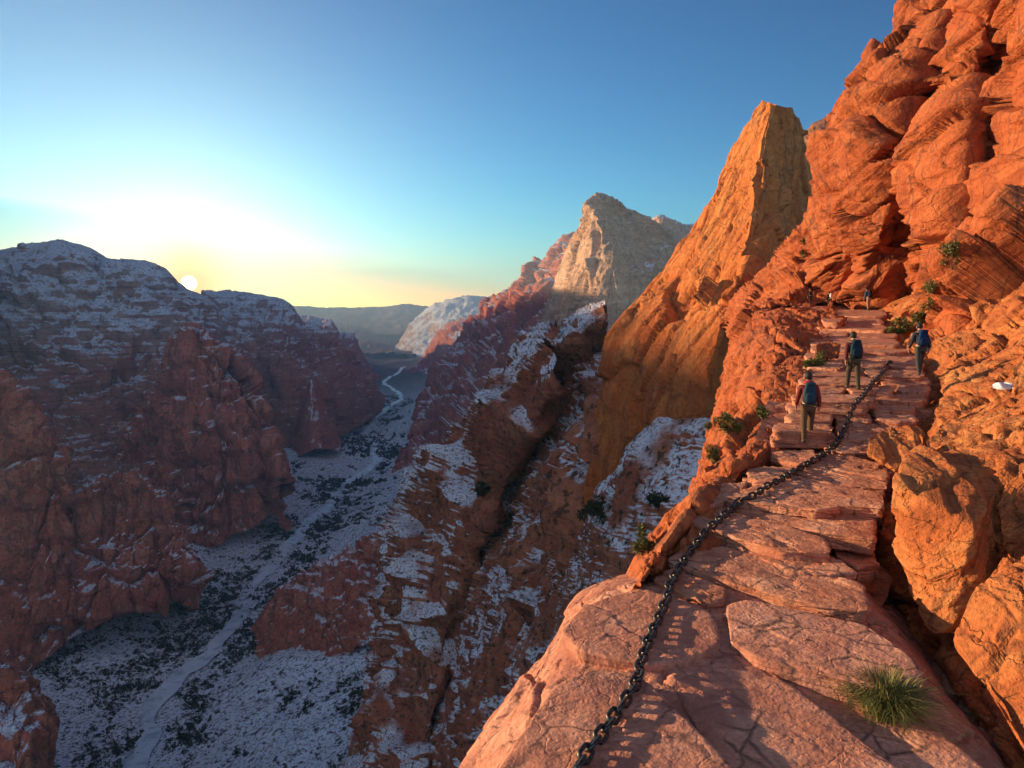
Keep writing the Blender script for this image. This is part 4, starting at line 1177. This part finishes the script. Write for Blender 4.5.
# dark scrub over the canyon floor: nobody could count it
rs = np.random.RandomState(4)
pts = []
n_ = 42000
yy = np.exp(rs.uniform(math.log(500), math.log(3600), n_))
xx = (rs.uniform(-60, 470, n_) - 512) / F * yy * 1.02
Q = np.stack([xx, yy, np.zeros(n_)], 1)
dr, sdv = river_dist(Q[:, :2])
den = fbm(Q / 120, 4, 61) + .55 * fbm(Q / 32, 3, 62) + .55 * np.exp(-((dr - 45) / 35) ** 2) + .1
keep = (den > rs.uniform(.12, .75, n_)) & (dr > 14) & (dr < 420)
Q = Q[keep]; den = den[keep]
Q[:, 2] = floor_z(Q)
nb = len(Q)
NT = 12
sz = (1.6 + 3.4 * rs.uniform(0, 1, nb) ** 2) * (1 + .7 * np.clip(den, 0, 1)) * np.clip(Q[:, 1] / 1100, .8, 1.7)
d = rs.normal(size=(nb, NT, 3)); d[:, :, 2] = np.abs(d[:, :, 2]); d /= np.linalg.norm(d, axis=2, keepdims=True)
c = Q[:, None, :] + d * (sz[:, None, None] * rs.uniform(.3, 1, (nb, NT, 1))) * [1, 1, .8]
u = rs.normal(size=(nb, NT, 3)) * sz[:, None, None] * .5
v = rs.normal(size=(nb, NT, 3)) * sz[:, None, None] * .5
V = np.stack([c - u * .5, c + u * .5, c + v], 2).reshape(-1, 3)
o = link('scrub', mesh_from('scrub', V, np.arange(len(V)).reshape(-1, 3), M['dark_leaf'], smooth=False))
tag(o, 'dark scrub scattered over the snowy canyon floor along the river', None, None, 'stuff')
# ------------------------------------------------------------------ the chain
M['steel'] = None
m_, nt, N_, L_, bs = new_mat('weathered steel chain'); b_ = NB(nt)
tc_ = b_.node('ShaderNodeTexCoord'); f_ = b_.noise(tc_.outputs['Object'], 30, 5, .6)
L_.new(b_.ramp(f_, [(.35, (.035, .032, .030)), (.6, (.10, .095, .09)), (.75, (.12, .06, .035))]), bs.inputs['Base Color'])
bs.inputs['Metallic'].default_value = .85
L_.new(b_.ramp(f_, [(.3, .28), (.7, .55)]), bs.inputs['Roughness'])
M['steel'] = m_

chain_px = [(576, 780), (590, 757), (605, 735), (622, 708), (638, 683), (648, 653), (655, 625), (663, 605), (673, 583), (686, 563), (700, 546), (714, 528), (728, 515), (748, 501), (768, 490), (790, 478), (810, 466), (830, 453), (840, 441), (848, 428), (853, 414), (860, 403), (869, 391), (878, 380), (886, 369), (890, 362)]
q = np.array(chain_px, float)
t = np.linspace(0, len(q) - 1, 420)
qq = cr_matrix(t, len(q), 1.0) @ q
cp = []
for x, y in qq:
    pt = None
    best = None
    p, n, ob = hit(x, y)
    if p is None: continue
    cp.append(p)
cp = np.array(cp)
LINK_L, LINK_W, WIRE = .255, .158, .024
# a chain bridges the small gaps: keep the local upper envelope, then smooth
s_ = np.concatenate([[0], np.cumsum(np.linalg.norm(np.diff(cp[:, :2], axis=0), axis=1))])
su = np.arange(0, s_[-1], .03)
cx, cy, cz = (np.interp(su, s_, cp[:, k]) for k in range(3))
def runmax(a, k):
    return np.array([a[max(0, i - k):i + k + 1].max() for i in range(len(a))])
def box(a, k):
    pad = np.pad(a, k, mode='edge'); return np.convolve(pad, np.ones(2 * k + 1) / (2 * k + 1), 'valid')
cz = box(runmax(cz, 7), 9) + .055
cx, cy = box(cx, 7), box(cy, 7)
wob = .05 * vnoise(np.stack([su * .8, su * 0, su * 0], 1), 5)
cx = cx + wob
cl = np.stack([cx, cy, cz], 1)
s3 = np.concatenate([[0], np.cumsum(np.linalg.norm(np.diff(cl, axis=0), axis=1))])
pitch_ = LINK_L - 2 * WIRE * 2 + .012
n_links = int(s3[-1] / pitch_)

def link_mesh(name):
    n, k = 28, 8
    V = []
    hl = (LINK_L - LINK_W) / 2; rad = LINK_W / 2 - WIRE
    for i in range(n):
        a = 2 * math.pi * i / n
        c = np.array([rad * math.cos(a) + math.copysign(hl, math.cos(a)) * min(1, abs(math.cos(a)) * 6), rad * math.sin(a), 0])
        nrm = np.array([math.cos(a), math.sin(a), 0])
        for j in range(k):
            b = 2 * math.pi * j / k
            V.append(c + WIRE * (nrm * math.cos(b) + np.array([0, 0, 1]) * math.sin(b)))
    Fc = [(i * k + j, ((i + 1) % n) * k + j, ((i + 1) % n) * k + (j + 1) % k, i * k + (j + 1) % k) for i in range(n) for j in range(k)]
    return mesh_from(name, V, Fc, M['steel'])
lm = link_mesh('link')
chain = empty('chain', cl[0])
tag(chain, 'heavy dark steel chain lying along the stone steps as a handhold', 'chain')
rest_v, rest_f = [], []
lv = np.array([v.co[:] for v in lm.vertices]); lf = np.array([p.vertices[:] for p in lm.polygons])
rl = random.Random(3)
first = None
for i in range(n_links):
    a, b = i * pitch_, i * pitch_ + pitch_
    p0 = np.array([np.interp(a, s3, cl[:, k]) for k in range(3)]); p1 = np.array([np.interp(b, s3, cl[:, k]) for k in range(3)])
    c = (p0 + p1) / 2
    x = p1 - p0; x /= np.linalg.norm(x)
    up = np.array([0, 0, 1.0]); y = np.cross(up, x); y /= np.linalg.norm(y); z = np.cross(x, y)
    roll = math.radians((45 if i % 2 else -45) + rl.uniform(-14, 14))
    y2 = y * math.cos(roll) + z * math.sin(roll); z2 = np.cross(x, y2)
    R_ = np.stack([x, y2, z2], 1)
    if i < 99:
        mw = Matrix([[*R_[0], c[0] - cl[0][0]], [*R_[1], c[1] - cl[0][1]], [*R_[2], c[2] - cl[0][2]], [0, 0, 0, 1]])
        if first is None: o = first = link('link', lm, chain)
        else:
            o = first.copy(); COL.objects.link(o); o.parent = chain
        o.matrix_local = mw
    else:
        rest_f.append(lf + len(rest_v) * len(lv)); rest_v.append(lv @ R_.T + c - cl[0])
if rest_v:
    o = link('link', mesh_from('far_links', np.concatenate(rest_v), np.concatenate(rest_f), M['steel']), chain)
    o['kind'] = 'stuff'
print('links', n_links)

# ------------------------------------------------------------------ snow lying on the rocks
M['snow'] = plain('old snow', (.70, .73, .78), .6, noise=.08, nscale=3, bump=.4)
def snow_patch(cx, cy, rx, ry, label, k, th=.014):
    """a thin sheet of old snow lying on whatever rock is there, its edge melted ragged"""
    nx, ny = 46, 26
    P = np.zeros((ny, nx, 3)); inside = np.zeros((ny, nx), bool)
    for a in range(ny):
        for c in range(nx):
            u, v = (c / (nx - 1) * 2 - 1) * 1.25, (a / (ny - 1) * 2 - 1) * 1.25
            p, n, ob = hit(cx + u * rx, cy + v * ry)
            if p is None: continue
            e = 1 - math.hypot(u, v) + .22 * float(fbm(np.array([[u * 2.2, v * 2.2, k * 7.3]]), 3, 5)[0])
            P[a, c] = p + n * (th * min(1, max(0, e) * 4) - .004)
            inside[a, c] = e > 0
    md = np.median(P[inside][:, 1])
    inside &= np.abs(P[:, :, 1] - md) < md * .06
    fc = grid_faces(ny, nx)
    fl = inside.ravel()
    fc = fc[fl[fc].all(1)]
    if len(fc) < 10: return
    used = np.unique(fc); re_ = np.full(nx * ny, -1); re_[used] = np.arange(len(used))
    o = link('snow_patch', mesh_from('snow_patch', P.reshape(-1, 3)[used], re_[fc], M['snow']))
    tag(o, label, 'snow patch')
snow_patch(1003, 386, 12, 4.5, 'bright thin snow patch on the tilted ledge right of the hikers', 1)

# ------------------------------------------------------------------ hikers
M['skin'] = plain('sunburnt skin', (.42, .22, .14), .55, noise=.08)
M['hair_dark'] = plain('dark brown hair', (.025, .017, .012), .6, noise=.3, nscale=60)
M['boot'] = plain('worn brown boots', (.06, .04, .028), .7, noise=.25, nscale=40)
M['strap'] = plain('black webbing', (.015, .015, .018), .7)
def cloth(name, col): return plain(name, col, .85, noise=.22, nscale=14, spec=.15, bump=.35)

def skin_mesh(name, verts, edges, radii, mat, sub=2, root=0):
    me = bpy.data.meshes.new(name)
    me.from_pydata([tuple(v) for v in verts], edges, [])
    o = bpy.data.objects.new(name, me); COL.objects.link(o)
    sk = o.modifiers.new('skin', 'SKIN'); sk.use_smooth_shade = True
    for i, r in enumerate(radii):
        d = me.skin_vertices[0].data[i]
        d.radius = (r, r) if not isinstance(r, tuple) else r
        d.use_root = (i == root)
    sb = o.modifiers.new('sub', 'SUBSURF'); sb.levels = sub; sb.render_levels = sub
    dg = bpy.context.evaluated_depsgraph_get()
    m2 = bpy.data.meshes.new_from_object(o.evaluated_get(dg))
    bpy.data.objects.remove(o); bpy.data.meshes.remove(me)
    m2.name = name
    m2.materials.clear(); m2.materials.append(mat)
    m2.polygons.foreach_set('use_smooth', np.ones(len(m2.polygons), bool))
    return m2

def ellipsoid(name, c, r, mat, lvl=3, fn=None):
    v, f = ico(lvl)
    p = v * np.array(r)
    if fn is not None: p = fn(p, v)
    return mesh_from(name, p + np.array(c), f, mat)

def person(foot, height, heading, label, top_c, trouser_c, step=.16, lean=.10, hat=None, pack=None, pack_label=None, collar=None, arm=.0, swing=1):
    root = empty('person', foot, heading)
    tag(root, label, 'person', 'hikers on the trail')
    s = height / 1.75
    sw = step * swing
    J = {}
    def j(n, x, y, z, r): J[n] = (np.array([x, y, z]) * s, (r * s if not isinstance(r, tuple) else (r[0] * s, r[1] * s)))
    ln = lean
    j('pelvis', 0, 0, .95, (.145, .10)); j('waist', 0, .02 + ln * .15, 1.10, (.135, .095)); j('chest', 0, .03 + ln * .45, 1.29, (.165, .11)); j('collar', 0, .02 + ln * .75, 1.44, (.10, .08))
    j('neck', 0, .02 + ln * .95, 1.52, .052); j('head', 0, .05 + ln * 1.1, 1.60, (.078, .095)); j('crown', 0, .045 + ln * 1.15, 1.69, (.070, .085))
    for sd, g in ((-1, 'l'), (1, 'r')):
        y = sw * sd
        j('hip' + g, .085 * sd, .0, .90, .09); j('knee' + g, .10 * sd, y * .55 + .05, .50, .060); j('ankle' + g, .105 * sd, y - .01, .085 , .040)
        j('toe' + g, .12 * sd, y + .15, .035, .038)
        a = -sw * sd * .8 + arm
        j('sh' + g, .175 * sd, .01 + ln * .7, 1.40, .062); j('elbow' + g, .235 * sd, a * .4 - .02 + ln * .4, 1.13, .044); j('wrist' + g, .245 * sd, a + .08 + ln * .3, .90, .030)
        j('palm' + g, .245 * sd, a + .11 + ln * .3, .83, (.022, .036))
    names = list(J); idx = {n: i for i, n in enumerate(names)}
    E = [('pelvis', 'waist'), ('waist', 'chest'), ('chest', 'collar'), ('collar', 'neck'), ('neck', 'head'), ('head', 'crown')]
    for g in 'lr':
        E += [('pelvis', 'hip' + g), ('hip' + g, 'knee' + g), ('knee' + g, 'ankle' + g), ('ankle' + g, 'toe' + g), ('collar', 'sh' + g), ('sh' + g, 'elbow' + g), ('elbow' + g, 'wrist' + g), ('wrist' + g, 'palm' + g)]
    V = [J[n][0] for n in names]; Rr = [J[n][1] for n in names]; Ed = [(idx[a], idx[b]) for a, b in E]
    # five fingers to each hand
    for g, sd in (('l', -1), ('r', 1)):
        base = J['palm' + g][0]
        for k, (dy, ln_, out) in enumerate(((.030, .075, 0), (.010, .085, 0), (-.010, .078, 0), (-.028, .060, 0), (.045, .05, -.012))):
            i0 = len(V)
            p1 = base + np.array([out * sd, dy, -.030 if k < 4 else .01]) * s
            p2 = p1 + np.array([-.012 * sd, .006 if k < 4 else .03, -ln_ * .55]) * s
            p3 = p2 + np.array([-.022 * sd, .004, -ln_ * .42]) * s
            V += [p1, p2, p3]; Rr += [.0095 * s, .0085 * s, .007 * s]
            Ed += [(idx['palm' + g], i0), (i0, i0 + 1), (i0 + 1, i0 + 2)]
    body = link('body', skin_mesh('body', V, Ed, Rr, M['skin']), root)
    def garment(nm, keys, edges, grow, mat, cut=None):
        ii = {n: i for i, n in enumerate(keys)}
        vv = [J[n][0].copy() for n in keys]
        if cut:
            for n, (a, b, f) in cut.items(): vv[ii[n]] = J[a][0] * (1 - f) + J[b][0] * f
        rr = [tuple(np.array(J[n][1]) + grow * s) if isinstance(J[n][1], tuple) else J[n][1] + grow * s for n in keys]
        return link(nm, skin_mesh(nm, vv, [(ii[a], ii[b]) for a, b in edges], rr, mat), root)
    garment('jacket', ['pelvis', 'waist', 'chest', 'collar', 'shl', 'elbowl', 'wristl', 'shr', 'elbowr', 'wristr'],
            [('pelvis', 'waist'), ('waist', 'chest'), ('chest', 'collar'), ('collar', 'shl'), ('shl', 'elbowl'), ('elbowl', 'wristl'), ('collar', 'shr'), ('shr', 'elbowr'), ('elbowr', 'wristr')], .018, top_c)
    garment('trousers', ['pelvis', 'hipl', 'kneel', 'anklel', 'hipr', 'kneer', 'ankler'],
            [('pelvis', 'hipl'), ('hipl', 'kneel'), ('kneel', 'anklel'), ('pelvis', 'hipr'), ('hipr', 'kneer'), ('kneer', 'ankler')], .020, trouser_c)
    for g in 'lr':
        a, t_ = J['ankle' + g][0], J['toe' + g][0]
        heel = np.array([a[0], a[1] - .05 * s, .04 * s])
        link('boot', skin_mesh('boot', [a + [0, 0, .05 * s], a, heel, t_], [(0, 1), (1, 2), (1, 3)], [.05 * s, .05 * s, .042 * s, .045 * s], M['boot'], root=1), root)
    hc = J['head'][0] * .45 + J['crown'][0] * .55
    def hairf(p, v):
        p = p.copy(); m = (v[:, 1] > .35) & (v[:, 2] < .25); p[m] *= .8
        return p + v * (fbm(v * 6, 3, 5) * .006)[:, None] * s
    link('hair', ellipsoid('hair', hc + np.array([0, -.012, .012]) * s, np.array([.098, .112, .122]) * s, M['hair_dark'], 3, hairf), root)
    fc = J['head'][0]
    link('nose', ellipsoid('nose', fc + np.array([0, .115, .0]) * s, np.array([.013, .02, .022]) * s, M['skin'], 2), root)
    for sd in (-1, 1):
        link('ear', ellipsoid('ear', fc + np.array([.092 * sd, .0, .005]) * s, np.array([.012, .022, .034]) * s, M['skin'], 2), root)
    if hat is not None:
        def capf(p, v):
            p = p.copy(); p[:, 2] = np.maximum(p[:, 2], -.02 * s); return p
        ho = link('hat', ellipsoid('hat', hc + np.array([0, 0, .03]) * s, np.array([.112, .125, .115]) * s, hat, 3, capf), root)
    if collar is not None:
        cc = J['collar'][0]
        link('scarf', ellipsoid('scarf', cc + np.array([0, -.03, .065]) * s, np.array([.135, .125, .07]) * s, collar, 3, lambda p, v: p * (1 + .08 * fbm(v * 4, 3, 9)[:, None])), root)
    if pack is not None:
        ch = J['chest'][0]; wc = J['waist'][0]
        bx = empty('backpack', np.array(root.location) + np.array([0, 0, 0]), heading)
        tag(bx, pack_label, 'backpack', 'backpacks of the hikers')
        c = (ch * .62 + wc * .38) + np.array([0, -.215, .03]) * s
        def packf(p, v):
            q = np.sign(v) * np.abs(v) ** .55
            w = 1 - .22 * np.clip(q[:, 2], 0, 1) ** 2
            p = q * np.array([.150, .095, .27]) * s
            p[:, 0] *= w; p[:, 1] *= (1 - .25 * np.clip(q[:, 2], 0, 1))
            return p + v * (fbm(v * 5, 3, 15) * .012 * s)[:, None]
        link('pack_body', ellipsoid('pack_body', c, (1, 1, 1), pack, 4, packf), bx)
        link('front_pocket', ellipsoid('front_pocket', c + np.array([0, -.09, -.09]) * s, (1, 1, 1), pack, 3, lambda p, v: np.sign(v) * np.abs(v) ** .6 * np.array([.115, .045, .125]) * s), bx)
        link('lid', ellipsoid('lid', c + np.array([0, -.01, .25]) * s, (1, 1, 1), pack, 3, lambda p, v: np.sign(v) * np.abs(v) ** .7 * np.array([.125, .095, .055]) * s), bx)
        for sd in (-1, 1):
            pts = [c + np.array([.075 * sd, .08, .22]) * s, J['collar'][0] + np.array([.095 * sd, .0, .075]) * s, J['chest'][0] + np.array([.10 * sd, .145, .02]) * s, J['waist'][0] + np.array([.13 * sd, .08, .02]) * s, c + np.array([.12 * sd, .07, -.2]) * s]
            link('strap', skin_mesh('strap', pts, [(i, i + 1) for i in range(4)], [.02 * s] * 5, M['strap'], 1), bx)
            link('side_pocket', ellipsoid('side_pocket', c + np.array([.135 * sd, .0, -.13]) * s, np.array([.035, .06, .10]) * s, M['strap'], 2), bx)
    return root

def hiker(px, py, hpx, heading, *a, **k):
    p, n, ob = hit(px, py)
    if py < 330:
        t_ = T(px, py)
        q_ = drop(t_[0], t_[1], t_[2] + .9)
        if q_ is not None: p = q_
    if p is None: return None
    q = drop(p[0], p[1], p[2] + .6)
    if q is not None and abs(q[2] - p[2]) < .4: p = q
    h = hpx * p[1] / F * 1.0
    return person(p - np.array([0, 0, .012]), h, heading, *a, **k)

TR = math.radians
hiker(806.5, 445, 70, TR(-14), 'nearest hiker, in brown trousers and red sleeves, climbing beside the chain', cloth('red shirt', (.19, .03, .024)), cloth('brown trousers', (.115, .068, .038)), .21, .15,
      pack=cloth('steel blue pack', (.02, .052, .078)), pack_label='steel blue backpack worn by the nearest hiker', collar=cloth('red scarf', (.42, .03, .03)))
hiker(852.5, 389, 57, TR(-10), 'hiker in dark shirt and olive trousers in the middle of the trail', cloth('dark red shirt', (.12, .03, .03)), cloth('olive trousers', (.075, .058, .034)), .20, .16,
      pack=cloth('navy pack', (.009, .03, .045)), pack_label='dark teal backpack worn by the hiker in the middle of the trail', swing=-1)
hiker(919, 375, 52, TR(-8), 'hiker in grey trousers walking along the right edge of the trail', cloth('dark grey jacket', (.035, .035, .05)), cloth('grey trousers', (.055, .055, .05)), .24, .15,
      pack=cloth('royal blue pack', (.008, .028, .085)), pack_label='royal blue backpack worn by the hiker at the right edge', swing=1)
hiker(868.5, 308, 22, TR(10), 'far hiker in pale trousers with a dark blue pack, bending forward', cloth('faded blue shirt', (.05, .09, .15)), cloth('tan trousers', (.34, .20, .13)), .10, .28,
      pack=cloth('black pack', (.018, .025, .035)), pack_label='black backpack worn by the far hiker in pale trousers')
hiker(829.5, 302, 17, TR(20), 'far hiker with a white pack in front of the red cliff', cloth('black jacket', (.02, .02, .024)), cloth('black trousers', (.025, .025, .028)), .10, .10,
      pack=cloth('white pack', (.75, .75, .74)), pack_label='white backpack worn by a far hiker')
hiker(810.5, 302, 17, TR(35), 'farthest left hiker, all in dark clothes without a pack', cloth('charcoal jacket', (.03, .04, .045)), cloth('charcoal trousers', (.03, .03, .035)), .08, .05)
# ------------------------------------------------------------------ light, sky, air
sun = bpy.data.lights.new('sun', 'SUN')
sun.energy = 5.0
sun.angle = math.radians(.53)
sun.color = (1.0, .72, .42)
so = bpy.data.objects.new('sun', sun); COL.objects.link(so)
sd = Vector((math.sin(SUN_AZ) * math.cos(SUN_EL), math.cos(SUN_AZ) * math.cos(SUN_EL), math.sin(SUN_EL)))
so.rotation_euler = sd.to_track_quat('Z', 'Y').to_euler()
so.location = (-50, 60, 80)

world = bpy.data.worlds.new('World'); SC.world = world
world.use_nodes = True
nt = world.node_tree; b_ = NB(nt)
bg = nt.nodes['Background']
sky = b_.node('ShaderNodeTexSky'); sky.sky_type = 'NISHITA'; sky.sun_disc = False
SEEN_AZ = math.atan((187 - 512) / F / CP)
sky.sun_elevation = math.radians(6)
sky.sun_rotation = SEEN_AZ
sky.altitude = 1500; sky.air_density = 1.0; sky.dust_density = .35; sky.ozone_density = 4.0
tc = b_.node('ShaderNodeTexCoord')
v = W(189, 283, 1.0); v /= np.linalg.norm(v)
dp = b_.node('ShaderNodeVectorMath', operation='DOT_PRODUCT')
nt.links.new(tc.outputs['Generated'], dp.inputs[0]); dp.inputs[1].default_value = v
c = b_.math('MAXIMUM', dp.outputs['Value'], 0.0)
disc = b_.maprange(c, math.cos(math.radians(.60)), math.cos(math.radians(.42)))
halo = b_.math('POWER', c, 2500.0)
wide = b_.math('POWER', c, 14.0)
def scaled(f, col):
    return b_.mix(1.0, f, col, 'MULTIPLY')
EXPO = 1.3
GAIN = (.166, .146, .138)
K = 1.0 / 2 ** EXPO
sp = b_.node('ShaderNodeSeparateColor'); nt.links.new(sky.outputs[0], sp.inputs[0])
cm = b_.node('ShaderNodeCombineColor')
for k, (a, p) in enumerate(((3.9, 2.4), (2.6, 1.70), (1.65, 1.45))):
    q = b_.math('POWER', b_.math("MULTIPLY", sp.outputs[k], GAIN[k]), p)
    q = b_.math('MINIMUM', b_.math('MULTIPLY', q, a), 4.0)
    nt.links.new(b_.math('MULTIPLY', q, 10 * K), cm.inputs[k])
# fill glow added to the sky behind the viewer, lifts the shaded walls
ny = b_.node('ShaderNodeSeparateXYZ'); nt.links.new(tc.outputs['Generated'], ny.inputs[0])
sky_fill = b_.math('MULTIPLY', b_.maprange(ny.outputs[1], .05, -.6), b_.maprange(ny.outputs[2], -.05, .1))
k10 = 10 * K
base = b_.mix(1.0, b_.mix(1.0, cm.outputs[0], scaled(b_.math('POWER', c, 22.0), (.34 * k10, .24 * k10, .13 * k10)), 'ADD'), scaled(sky_fill, (.40 * k10, .43 * k10, .54 * k10)), 'ADD')
# the setting sun and the golden sky close round it
gold = b_.math('POWER', c, 1000.0)
tot = b_.mix(b_.math('MULTIPLY', gold, 1.0), base, (5.5 * k10, 2.4 * k10, .3 * k10))
tot = b_.mix(disc, tot, (40 * k10, 30 * k10, 9 * k10))
for l in list(bg.inputs[0].links): nt.links.remove(l)
nt.links.new(tot, bg.inputs[0])
bg.inputs['Strength'].default_value = .10

hz_v, hz_f = [], []
bm = bmesh.new(); bmesh.ops.create_cube(bm, size=1.0)
me = bpy.data.meshes.new('haze'); bm.to_mesh(me); bm.free()
hz = link('haze', me); hz['kind'] = 'stuff'
bpy.context.view_layer.update()
bb = np.array([(o.matrix_world @ Vector(c))[:] for o in SC.objects if o.type == 'MESH' and o is not hz for c in o.bound_box])
(X0, Y0, Z0), (X1, Y1, Z1) = bb.min(0) - [200, 200, 1], bb.max(0) + [200, 200, 8]
print('BOX', X0, X1, Y0, Y1, Z0, Z1)
hz.location = ((X0 + X1) / 2, (Y0 + Y1) / 2, (Z0 + Z1) / 2); hz.scale = (X1 - X0, Y1 - Y0, Z1 - Z0)
hm = bpy.data.materials.new('thin blue air'); hm.use_nodes = True
nt = hm.node_tree
nt.nodes.remove(nt.nodes['Principled BSDF'])
pv = nt.nodes.new('ShaderNodeVolumePrincipled')
pv.inputs['Color'].default_value = (.50, .76, 1.0, 1)
pv.inputs['Density'].default_value = 1.25e-4
pv.inputs['Anisotropy'].default_value = .35
nt.links.new(pv.outputs[0], nt.nodes['Material Output'].inputs['Volume'])
me.materials.append(hm)

SC.render.engine = 'CYCLES'
cy = SC.cycles
cy.use_denoising = True
try: cy.denoiser = 'OPENIMAGEDENOISE'
except Exception: pass
cy.max_bounces = 6; cy.diffuse_bounces = 3; cy.glossy_bounces = 2; cy.volume_bounces = 0
cy.use_adaptive_sampling = True; cy.adaptive_threshold = .04
vs = SC.view_settings
vs.view_transform = 'Standard'; vs.look = 'None'; vs.exposure = EXPO; vs.gamma = 1.0
